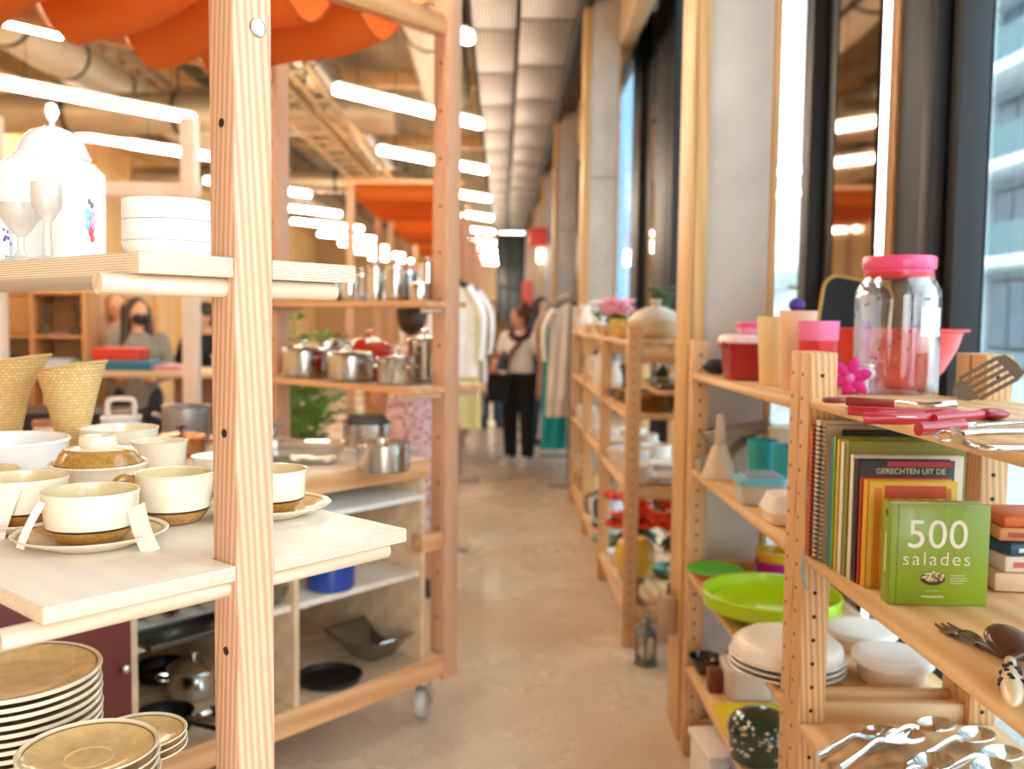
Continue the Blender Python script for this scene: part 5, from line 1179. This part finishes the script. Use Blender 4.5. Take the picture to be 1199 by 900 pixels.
# ============================================================ PEOPLE
SKIN = mat('#d9a17f', .5, var=.04, sss=.15, name='skin')
def smooth_union(m, name, mt, parent, voxel, it=4):
    o = m.build(name, mt, parent); r = o.modifiers.new('join', 'REMESH'); r.mode = 'VOXEL'; r.voxel_size = voxel; r.use_smooth_shade = True
    s = o.modifiers.new('soften', 'SMOOTH'); s.factor = .5; s.iterations = it; return o
def hand(m, w, d, side, curl=.5, s=1):
    d = d.normalized(); x = Vector((0, 0, 1)).cross(d)
    x = x.normalized() if x.length > .2 else Vector((0, 1, 0)); n = d.cross(x)
    if n.y > 0: n = -n
    m.cap(w, w+d*.035*s, .024*s, .030*s, 10); m.ell(w+d*.055*s, (.032*s, .034*s, .030*s), seg=10)
    for k, (o, L) in enumerate(((-.030, .060), (-.010, .072), (.011, .068), (.030, .052))):
        b = w+d*.075*s+x*o*s; c = b+d*L*.55*s+n*.010*s*curl; e = c+d*L*.45*s*(1-curl*.4)+n*L*.5*curl*s
        m.cap(b, c, .0092*s, .0085*s, 8); m.cap(c, e, .0085*s, .0072*s, 8)
    b = w+d*.03*s-x*side*.026*s; c = b+(d*.6-x*side*.8).normalized()*.035*s+n*.01*s; m.cap(b, c, .011*s, .010*s, 8); m.cap(c, c+d*.028*s+n*.006*s, .010*s, .008*s, 8)
def person(name, label, P, rz, H, arms, top, bottom, hair, shoes='#efece8', head_yaw=0, mask=None, head_tilt=0, extra=None):
    t = thing(name, label, 'person', P, rz); k = H/1.7; t.scale = (k, k, k)
    V3 = Vector; b = MB()
    HM = T3(0, 0, 1.5) @ rotm('Z', head_yaw) @ rotm('X', head_tilt) @ T3(0, 0, -1.5)
    hp = lambda x, y, z: HM @ V3((x, y, z))
    b.ell((0, .0, .97), (.150, .105, .13)); b.ell((0, 0, 1.12), (.130, .092, .15)); b.ell((0, -.005, 1.27), (.158, .105, .15)); b.ell((0, .01, 1.39), (.14, .075, .06))
    b.cap((0, .015, 1.40), (0, .0, 1.50), .055, .048)
    b.ell(hp(0, 0, 1.595), (.076, .094, .108), R=HM.to_3x3().to_4x4()); b.ell(hp(0, -.035, 1.53), (.055, .055, .05), R=HM.to_3x3().to_4x4())
    b.ell(hp(0, -.094, 1.572), (.012, .020, .022)); b.ell(hp(0, -.092, 1.535), (.024, .010, .008), R=HM.to_3x3().to_4x4())
    for s in (-1, 1):
        b.ell(hp(s*.077, .01, 1.58), (.010, .02, .03)); b.ell(hp(s*.032, -.085, 1.605), (.018, .010, .007))
        hip, kn, an = V3((s*.085, 0, .93)), V3((s*.10, -.012, .50)), V3((s*.10, .02, .09))
        b.cap(hip, kn, .088, .056); b.cap(kn, V3((s*.10, .012, .36)), .056, .054); b.cap(V3((s*.10, .012, .36)), an, .054, .036); b.cap(an, V3((s*.108, -.10, .035)), .036, .030)
        sh = V3((s*.168, .01, 1.385)); el, wr = [V3(q) for q in arms[0 if s < 0 else 1]]
        b.cap(sh, el, .050, .038); b.cap(el, wr, .038, .026); hand(b, wr, wr-el, s)
    smooth_union(b, 'body', SKIN, t, .0065, 3)
    for s in (-1, 1): MB().ell(hp(s*.032, -.0895, 1.592), (.013, .006, .007)).ell(hp(s*.032, -.0945, 1.592), (.006, .003, .006), mi=1).build('eye', [mat('#efe9e2', .3), mat('#2a1c14', .3)], t)
    MB().ell(hp(0, -.0985, 1.535), (.022, .004, .006), R=HM.to_3x3().to_4x4()).build('mouth', mat('#b4655a', .5), t)
    # top
    mt, sl, z0 = top; c = MB(); o = .012
    c.ell((0, 0, 1.12), (.140+o, .100+o, .16)); c.ell((0, -.005, 1.27), (.160+o, .110+o, .15)); c.ell((0, .01, 1.385), (.155+o, .078+o, .062)); c.ell((0, 0, (z0+1.12)/2), (.150+o, .110+o, abs(1.12-z0)/2+.06))
    c.lathe([(0, z0), (.158, z0), (.152, z0+.1), (.145, 1.15), (0, 1.15)], 28, M=Matrix.Diagonal((1.02, .72, 1, 1)))
    for s in (-1, 1):
        sh = V3((s*.168, .01, 1.385)); el, wr = [V3(q) for q in arms[0 if s < 0 else 1]]
        if sl == 'short': c.cap(sh, sh.lerp(el, .55), .062, .056)
        elif sl == 'long': c.cap(sh, el, .062, .050); c.cap(el, el.lerp(wr, .9), .050, .038)
    smooth_union(c, 'top', mt, t, .010)
    if bottom:
        kd, bm_, z1 = bottom; c = MB()
        if kd == 'pants':
            c.ell((0, 0, .97), (.162, .118, .13)); c.lathe([(0, .93), (.15, .93), (.148, 1.06), (0, 1.06)], 24, M=Matrix.Diagonal((1, .75, 1, 1)))
            for s in (-1, 1):
                c.cap((s*.085, 0, .93), (s*.10, -.012, .50), .105, .088); c.cap((s*.10, -.012, .50), (s*.10, .015, .12), .088, .074)
        else: c.lathe([(0, z1), (.24, z1), (.22, (z1+1)/2), (.165, 1.0), (.14, 1.1), (0, 1.1)], 32, M=Matrix.Diagonal((1, .75, 1, 1)))
        smooth_union(c, kd, bm_, t, .011)
    for s in (-1, 1):
        MB().ell((s*.106, -.045, .045), (.045, .125, .046)).ell((s*.103, .02, .07), (.042, .05, .05)).box(s*.106-.046, s*.106+.046, -.16, .075, 0, .022, .01).build('shoe', mat(shoes, .5), t)
    # hair
    hs, hm = hair; c = MB(); c.ell(hp(0, .022, 1.625), (.090, .098, .098)); c.ell(hp(0, .05, 1.58), (.082, .07, .085))
    if hs == 'bun': c.ell(hp(0, .06, 1.725), (.05, .05, .045)); c.ell(hp(0, .085, 1.66), (.06, .05, .06))
    elif hs == 'long':
        for s in (-1, 0, 1): c.cap(hp(s*.06, .045, 1.62), V3((s*.085, .045-.02*abs(s), 1.22)), .055, .045)
        for s in (-1, 1): c.cap(hp(s*.075, -.005, 1.62), V3((s*.11, -.05, 1.22)), .032, .040)
    elif hs == 'tail': c.cap(hp(0, .1, 1.63), hp(0, .15, 1.45), .04, .03)
    smooth_union(c, 'hair', mat(hm, .5, var=.25, scale=40), t, .010)
    if mask: MB().ell(hp(0, -.062, 1.545), (.062, .056, .050), R=HM.to_3x3().to_4x4()).build('face_mask', mat(mask, .6), t)
    if extra: extra(t)
    return t
HANG = (((-.235, .02, 1.12), (-.235, -.03, .87)), ((.235, .02, 1.12), (.235, -.03, .87)))
def shopper_extra(t):
    m = MB(); MAR = mat('#5e2430', .8, var=.15, scale=30)
    m.tube(catmull([(-.09, .05, 1.44), (0, .085, 1.45), (.10, .05, 1.44), (.11, -.04, 1.41), (.03, -.105, 1.36), (-.06, -.09, 1.40)], 6, True), .038, 12, closed=True)
    m.tube(catmull([(.09, -.08, 1.40), (.03, -.135, 1.30), (-.06, -.14, 1.18), (-.10, -.13, 1.03)], 6), [.032]*19, 12, flat=.6)
    m.build('scarf', MAR, t)
person('person', 'woman in white T-shirt, maroon scarf and black trousers walking up the aisle', (.168, 9.06, 0), -.42, 1.53,
       (((-.27, .0, 1.15), (-.22, -.2, 1.06)), ((.245, .03, 1.12), (.235, -.02, .84))), (mat('#f3efec', .8, var=.03), 'short', .98), ('pants', mat('#141416', .8, var=.2), 0), ('bun', '#5a3722'), '#f2efec', -.75, None, .1, shopper_extra)
t = thing('shopping_basket', 'black shopping basket full of goods hung on the walking woman\'s arm', 'basket', (-.14, 8.80, .64), .25)
m = MB(); m.lathe([(0, 0), (.155, 0), (.165, .01), (.205, .25), (.213, .256), (.205, .262), (.194, .25), (.158, .014), (0, .01)], 40, sq=6)
for v in m.bm.verts: v.co.y *= .72
m.build('tub', mat('#1b1b1d', .5), t)
MB().tube(catmull([(-.18, 0, .25), (-.15, 0, .38), (0, 0, .435), (.15, 0, .38), (.18, 0, .25)], 6), .010, 8).build('handle', mat('#1b1b1d', .5), t)
for k, (x, y, z, r, c, lab) in enumerate(((-.09, -.02, .25, .085, '#d79a55', 'orange-tan bundle in the shopping basket'), (.03, -.03, .25, .07, '#b86a44', 'rust-brown bundle in the shopping basket'), (.13, -.02, .25, .05, '#e9ded2', 'pale cup poking out of the shopping basket'))):
    c0 = Vector((-.14, 8.80, .64)); m = MB()
    for j in range(9): a = random.random()*6.3; m.ell((r*.45*math.cos(a), r*.4*math.sin(a), r*.35*random.random()), (r*.6, r*.55, r*.5), seg=10)
    tag(m.build('bundle', mat(c, .7), None, c0+rotm('Z', .25) @ Vector((x, y, z))), lab, 'bundle')
person('person', 'person in a tan coat with brown hair farther down the aisle', (-.14, 12.3, 0), .15, 1.64, HANG, (mat('#a8733f', .8, var=.15), 'long', .72), ('pants', mat('#3d5a78', .8), 0), ('long', '#7a4a26'), '#2c2a2a')
person('person', 'dark-haired person standing by the white garments at the right of the aisle', (.44, 10.6, 0), .5, 1.66, HANG, (mat('#4a4044', .8), 'long', .85), ('pants', mat('#26242a', .8), 0), ('long', '#1d1513'), '#2c2a2a')
def floral():
    x = NT('floral_dress'); v = x.obj(); n = x.n('ShaderNodeTexVoronoi'); n.inputs['Scale'].default_value = 38; x.l(v, n.inputs['Vector'])
    x.l(x.ramp(n.outputs['Distance'], [(.1, lin('#9a4a68')), (.3, lin('#c58aa0')), (.5, lin('#e6cdd2'))]), x.b.inputs['Base Color']); x.b.inputs['Roughness'].default_value = .8; return x.m
FLO = floral()
person('person', 'woman in a pink patterned dress behind the hanging pots, seen from behind', (-.455, 4.72, 0), 2.8, 1.50, (((-.24, -.02, 1.12), (-.2, -.16, 1.0)), ((.24, -.02, 1.12), (.2, -.16, 1.0))), (FLO, 'short', .95), ('skirt', FLO, .35), ('bun', '#3a241a'), '#5a4a44', .3)
BRNJ = mat('#8a8276', .85, var=.12)
person('person', 'long-haired woman in a black face mask and grey cardigan at the counter', (-2.58, 6.62, 0), .35, 1.52, (((-.25, -.03, 1.12), (-.14, -.24, 1.08)), ((.25, -.03, 1.12), (.12, -.24, 1.08))), (BRNJ, 'long', .80), ('pants', mat('#2b2b33', .8), 0), ('long', '#3f2416'), '#2c2a2a', .35, '#16161a')
person('person', 'fair-haired woman standing behind the masked woman', (-2.98, 7.25, 0), .2, 1.58, HANG, (mat('#a79a86', .85), 'long', .8), ('pants', mat('#4a4a52', .8), 0), ('long', '#a9743f'), '#2c2a2a', .2)
person('person', 'person in black sorting goods behind the pale frame post', (-2.30, 7.2, 0), -.3, 1.50, (((-.25, -.04, 1.14), (-.2, -.26, 1.12)), ((.25, -.04, 1.12), (.16, -.25, 1.06))), (mat('#17171a', .8), 'long', .85), ('pants', mat('#22222a', .8), 0), ('tail', '#221610'), '#2c2a2a', -.4)

# ============================================================ LEFT BACKGROUND
LIGHTW = wood('pale_counter', '#e6c8a2', '#d6b086', 'x', .05, contrast=.5, knots=False)
t = thing('counter_table', 'wooden counter with toys, in front of the masked woman', 'table', (-2.3, 6.05, 0))
MB().box(-.55, .95, -.28, .28, 1.02, 1.06, .006).build('top', LIGHTW, t)
for x, y in ((-.51, -.24), (.91, -.24), (-.51, .24), (.91, .24)): MB().box(x-.03, x+.03, y-.03, y+.03, 0, 1.02, .004).build('leg', LIGHTW, t)
MB().box(.1, .92, .2, .23, .35, 1.0, .003).build('back_panel', mat('#a77a6a', .7), t)
def crate(name, P, sx, sy, sz, col, label, cat='box', lid=None, rz=0):
    t = thing(name, label, cat, P, rz); MB().box(-sx, sx, -sy, sy, 0, sz, .006).build('body', mat(col, .45), t)
    MB().box(-sx-.005, sx+.005, -sy-.005, sy+.005, sz-.012, sz+.006, .004).build('lid', mat(lid or col, .45), t); return t
crate('game_box', (-2.38, 5.92, 1.06), .20, .12, .055, '#2c6f86', 'teal blue games box lying on the counter', lid='#3b8aa6')
crate('game_box', (-2.41, 5.92, 1.122), .14, .10, .07, '#d8362a', 'red games box lying on the teal one', lid='#e2452f')
crate('game_box', (-2.10, 5.92, 1.06), .08, .10, .03, '#d99aa0', 'pink box beside the teal one on the counter')
tag(MB().ell((0, 0, .028), (.04, .03, .028)).ell((.05, 0, .02), (.03, .02, .02)).build('toy', mat('#8fc04a', .5), None, (-2.63, 5.80, 1.06)), 'small green toy lying before the teal box', 'toy')
t = crate('carton', (-1.72, 5.95, 1.06), .10, .09, .10, '#e9e2da', 'white carton at the right end of the counter')
t = thing('plastic_crate', 'black perforated plastic crate in front of the counter', 'crate', (-2.36, 5.2, 0), .1)
m = MB()
for x0, x1, y0, y1 in ((-.30, .30, -.2, -.18), (-.30, .30, .18, .2), (-.30, -.28, -.2, .2), (.28, .30, -.2, .2)): m.box(x0, x1, y0, y1, .45, .86, .004)
m.box(-.3, .3, -.2, .2, .43, .46, .004); m.box(-.32, .32, -.22, .22, .84, .88, .006); m.build('wall', BLACKPL, t)
m = MB()
for k in range(9):
    for j in range(3): m.box(-.24+.055*k, -.21+.055*k, -.2015, -.199, .6+.06*j, .63+.06*j)
m.build('hole_pattern', mat('#6b655e', .6), t)
for x in (-.27, .27): MB().box(x-.025, x+.025, -.18, .18, 0, .44, .004).build('trestle_leg', DARKSTEEL, t)
# open cabinet at far left
t = thing('open_cabinet', 'wooden open cabinet with cubbies at the far left behind the cones', 'cabinet', (-3.28, 6.6, 0))
CABW = wood('cabinet_wood', '#c98f58', '#b57a45', 'z', .06, contrast=.5, knots=False)
for x in (-.62, -.40, .04, .40): MB().box(x-.012, x+.012, -.16, .16, 0, 1.56, .002).build('upright', CABW, t)
for z in (.10, .62, .95, 1.24, 1.54): MB().box(-.63, .41, -.155, .155, z, z+.022, .002).build('shelf_board', CABW, t)
MB().box(-.62, .40, .15, .165, 0, 1.56).build('back_panel', mat('#b78552', .6), t)
for x0, x1 in ((-.60, -.42), (-.37, .02)): MB().box(x0, x1, -.15, -.13, 1.27, 1.53, .002).build('door', mat('#a9743f', .5), t)
for k, (x, w, z, h, c, lab) in enumerate(((-.25, .10, .973, .13, '#46506b', 'slate blue box in the left cabinet cubby'), (-.08, .06, .973, .10, '#2a2a34', 'dark box in the left cabinet cubby'), (.2, .10, .973, .12, '#c3c9d6', 'pale blue box in the right cabinet cubby'), (.22, .06, 1.262, .02, '#8b5a66', 'flat dark pink tray in the upper cabinet cubby'))):
    crate('storage_box', (-3.28+x, 6.55, z), w, .09, h, c, lab)
for x, h, lab in ((-3.16, .2, 'dark twig ornament at the left of the upper cubby'), (-2.95, .22, 'dark twig ornament at the right of the upper cubby')):
    m = MB(); m.lathe([(0, 0), (.03, 0), (.035, .05), (.015, .07), (0, .07)], 16)
    for k in range(9): a = random.random()*6.3; m.tube([(0, 0, .06), (.03*math.cos(a), .03*math.sin(a), h*.6), (.036*math.cos(a+.5), .036*math.sin(a+.5), h)], .006, 5)
    tag(m.build('ornament', mat('#5a4a34', .7), None, (x, 6.5, 1.264)), lab, 'ornament', 'twig ornaments in the cabinet')
# pale frame with a post in front of the counter
PALEW = mat('#e9d3c0', .55, var=.05, name='pale_painted_wood')
t = thing('timber_stand', 'pale painted timber frame with a slender post before the counter', 'frame', (-1.535, 4.62, 0))
for x in (0, -.95): MB().box(x-.036, x+.036, -.036, .036, 0, 2.36, .004).build('post', PALEW, t)
MB().box(-1.0, .05, -.02, .02, 1.98, 2.05, .003).build('rail', PALEW, t)
# fern in a pot behind unit B
t = thing('potted_fern', 'bushy green fern in a pot behind the hanging pots', 'plant', (-1.12, 5.15, 0))
MB().lathe([(0, 0), (.14, 0), (.15, .01), (.2, .40), (.21, .42), (.19, .42), (0, .38)], 32).build('pot', mat('#b9a592', .6), t)
m = MB()
for k in range(46):
    a = random.random()*2*PI; L = .35+.45*random.random(); up = .6+.9*random.random(); q = []
    for j in range(8):
        s = j/7; q.append(Vector((math.cos(a)*L*.6*s**1.2, math.sin(a)*L*.6*s**1.2, .42+up*(1.25*s-.55*s*s*s))))
    m.tube(q, .003, 4)
    for j in range(1, 8):
        for sg in (-1, 1):
            d = (q[j]-q[j-1]).normalized(); sd = Vector((-math.sin(a), math.cos(a), 0))*sg; w = .085*(1-.55*abs(j/7-.5))
            tip = q[j]+sd*w+d*w*.45-Vector((0, 0, .015)); mid = q[j].lerp(tip, .5)+d*.012
            b2 = bmesh.new(); vs = [b2.verts.new(p) for p in (q[j]-d*.010, q[j].lerp(tip, .5)-d*.016, tip, mid+d*.010)]; b2.faces.new(vs); m.add(b2)
m.build('fronds', mat('#5d8438', .55, var=.35, scale=6), t)
# ------------------------------------------------------------ garments on rails
def garment(P, w, h, col, label, sleeves=True, depth=.03, var=.06, rz=0, cat='garment', name='hanging_shirt'):
    t = thing(name, label, cat, P, rz); hw = w/2; cm = mat(col, .85, var=var, scale=20)
    def body(i, j):
        x = (2*i-1); z = -h*j
        sh = hw*(.42+.58*min(1, j/.10)) if j < .10 else hw*(1+.16*(j-.1))
        yy = math.sin(i*PI)**.5*depth*(.7+.5*j); fold = .012*math.sin(i*22+3*j)*min(1, j*2)
        return (x*sh, -yy+fold, z - .05*(abs(x)**1.5)*(1-j))
    def back(i, j):
        x, y, z = body(i, j); return (x, .006-.2*y, z)
    m = MB(); m.grid(body, 28, 14, .002); m.grid(back, 28, 10, .002); m.build('cloth', cm, t)
    if sleeves:
        for s in (-1, 1): MB().tube(catmull([(s*hw*.82, 0, -.06), (s*(hw+.05), -.01, -.2), (s*(hw+.06), -.02, -.36), (s*(hw+.045), -.02, -.5)], 5), [.05-.0012*k for k in range(16)], 12, flat=.55).build('sleeve', cm, t)
    MB().tube(catmull([(-hw*.8, 0, -.045), (0, 0, .012), (hw*.8, 0, -.045)], 6), .006, 8).tube([(0, 0, .012), (0, 0, .044)]+[(.0165*math.sin(q), 0, .062-.0165*math.cos(q)) for q in [.2+.35*z for z in range(12)]], .0024, 6).build('hanger', mat('#3a3532', .4), t)
    return t
def rail(P, y0, y1, z, label):
    t = thing('clothes_rail', label, 'clothes rack', (P[0], P[1], 0)); MT = mat('#a39d96', .4, .6)
    MB().cyl((0, y0, z), (0, y1, z), .0125, seg=14).build('bar', MT, t)
    for y in (y0+.02, y1-.02):
        MB().cyl((0, y, .05), (0, y, z), .0125, seg=14).build('upright', MT, t); MB().box(-.16, .16, y-.02, y+.02, .0, .03, .006).build('foot', MT, t)
    return t
rail((-.36, 0), 5.55, 8.05, 1.72, 'clothes rail to the left of the aisle')
for k, (y, w, h, c, sl, lab) in enumerate(((5.65, .36, .6, '#f3efea', True, 'white blouse nearest on the left rail'), (5.95, .40, .95, '#d8cf8e', False, 'pale yellow-green dress on the left rail, second from the front'), (6.3, .42, .9, '#8c6a52', False, 'brown dress on the left rail'), (6.65, .44, .7, '#efe6df', True, 'cream shirt in the middle of the left rail'), (7.05, .42, .8, '#c9b8ae', True, 'greyish shirt on the left rail'), (7.45, .42, .75, '#f1eeea', True, 'white shirt far on the left rail'), (7.8, .42, .9, '#6f6460', False, 'dark grey dress last on the left rail'))):
    garment((-.36, y, 1.658), w, h, c, lab, sl)
rail((.56, 0), 7.78, 9.6, 1.62, 'clothes rail on the right of the aisle behind the crockery shelving')
for k, (y, w, h, c, sl, lab) in enumerate(((7.95, .30, .82, '#f3eee9', True, 'white long-sleeved blouse nearest on the right rail'), (8.2, .30, 1.0, '#efe8e0', True, 'cream long shirt second on the right rail'), (8.5, .36, 1.33, '#23a6b4', False, 'long teal skirt dress on the right rail'), (8.8, .34, .95, '#b98d62', True, 'tan jacket on the right rail'), (9.2, .34, .9, '#f0ebe6', True, 'white shirt farthest on the right rail'))):
    garment((.56, y, 1.558), w, h, c, lab, sl)
# ------------------------------------------------------------ farther units with orange canopies
def far_unit(x0, x1, y0, y1, labf, labc, labt):
    t = thing('timber_shelf_unit', labf, 'shelf', (x0, y0, 0)); w, L = x1-x0, y1-y0
    for x, y in ((0, 0), (w, 0), (0, L), (w, L)): MB().box(x-.033, x+.033, y-.033, y+.033, 0, 2.52, .003).build('post', FIR_Z, t)
    for x in (0, w): MB().box(x-.025, x+.025, -.05, L+.05, 2.521, 2.58, .003).build('top_rail', FIR_V, t)
    for y in (0, L): MB().box(-.08, w+.08, y-.02, y+.02, 2.585, 2.63, .003).build('cross_bar', FIR_U, t)
    for z in (1.0, 1.5): MB().box(.0, w, .04, .42, z, z+.02, .002).build('shelf_board', BIRCH_IN, t)
    c = thing('fabric_canopy', labc, 'canopy', (x0, y0, 0)); n = max(2, round(L/.4)); per = L/n
    def f(i, j):
        s = i*n; k = s-math.floor(s) if i < 1 else 1.0
        k = min(1, max(0, (k-.05)/.9)); return (.036+(w-.072)*j, .022+(L-.044)*i, 2.60-.16*(4*k*(1-k))**.9)
    MB().grid(f, n*24, 6, .003).build('swagged_cloth', FAB, c, ang=80)
    b = thing('display_table', labt, 'table', (x0, y0+.5, 0))
    MB().box(0, w, 0, L-.55, .80, .84, .004).build('top', LIGHTW, b); MB().box(.04, w-.04, .04, L-.6, .2, .8).build('cupboard', mat('#c08c58', .6), b)
    for x, y in ((.05, .05), (w-.05, .05), (.05, L-.6), (w-.05, L-.6)): MB().box(x-.03, x+.03, y-.03, y+.03, 0, .2).build('leg', LIGHTW, b)
    return t
FU = [(-1.36, -.44, 8.35, 10.2, 'third'), (-1.36, -.44, 11.3, 13.2, 'fourth'), (-1.36, -.44, 14.4, 16.4, 'fifth'), (-1.36, -.44, 17.5, 19.5, 'sixth')]
for x0, x1, y0, y1, wd in FU:
    far_unit(x0, x1, y0, y1, f'{wd} timber unit down the left of the aisle, seen far off', f'orange canopy over the {wd} timber unit, far off', f'wooden table under the {wd} timber unit')
cols = ['#d9c7ae', '#8c8f96', '#c7583a', '#e9e4dc', '#4b5f74', '#b98a4f', '#e6d9b8', '#7c8b55', '#d9d9d9', '#a34a3a']
n = 0
for x0, x1, y0, y1, wd in FU[:3]:
    for k in range(5):
        for z, zz in ((1.02, 'lower'), (1.52, 'upper')):
            x = x0+.1+.18*k; h = .1+.1*random.random(); r = .05+.02*random.random(); c = cols[n % 10]; n += 1
            lathe_thing('jar', f'{["leftmost", "second", "middle", "fourth", "rightmost"][k]} jar on the {zz} board of the {wd} timber unit', 'jar', (x, y0+.2, z), [('body', [(0, 0), (r*.9, 0), (r, .01), (r, h*.8), (r*.7, h*.9), (0, h*.9)], mat(c, .35)), ('lid', [(r*.75, h*.88), (r*.75, h), (0, h*1.02)], STEEL)], 'jars on the far timber units', seg=20)

# a hair's breadth of air under everything that rests on something, so that no faces coincide
for o in sc.objects:
    if o.parent is None and o.get('category') and not o.get('kind') and .02 < o.location.z < 2.4: o.location.z += .0008
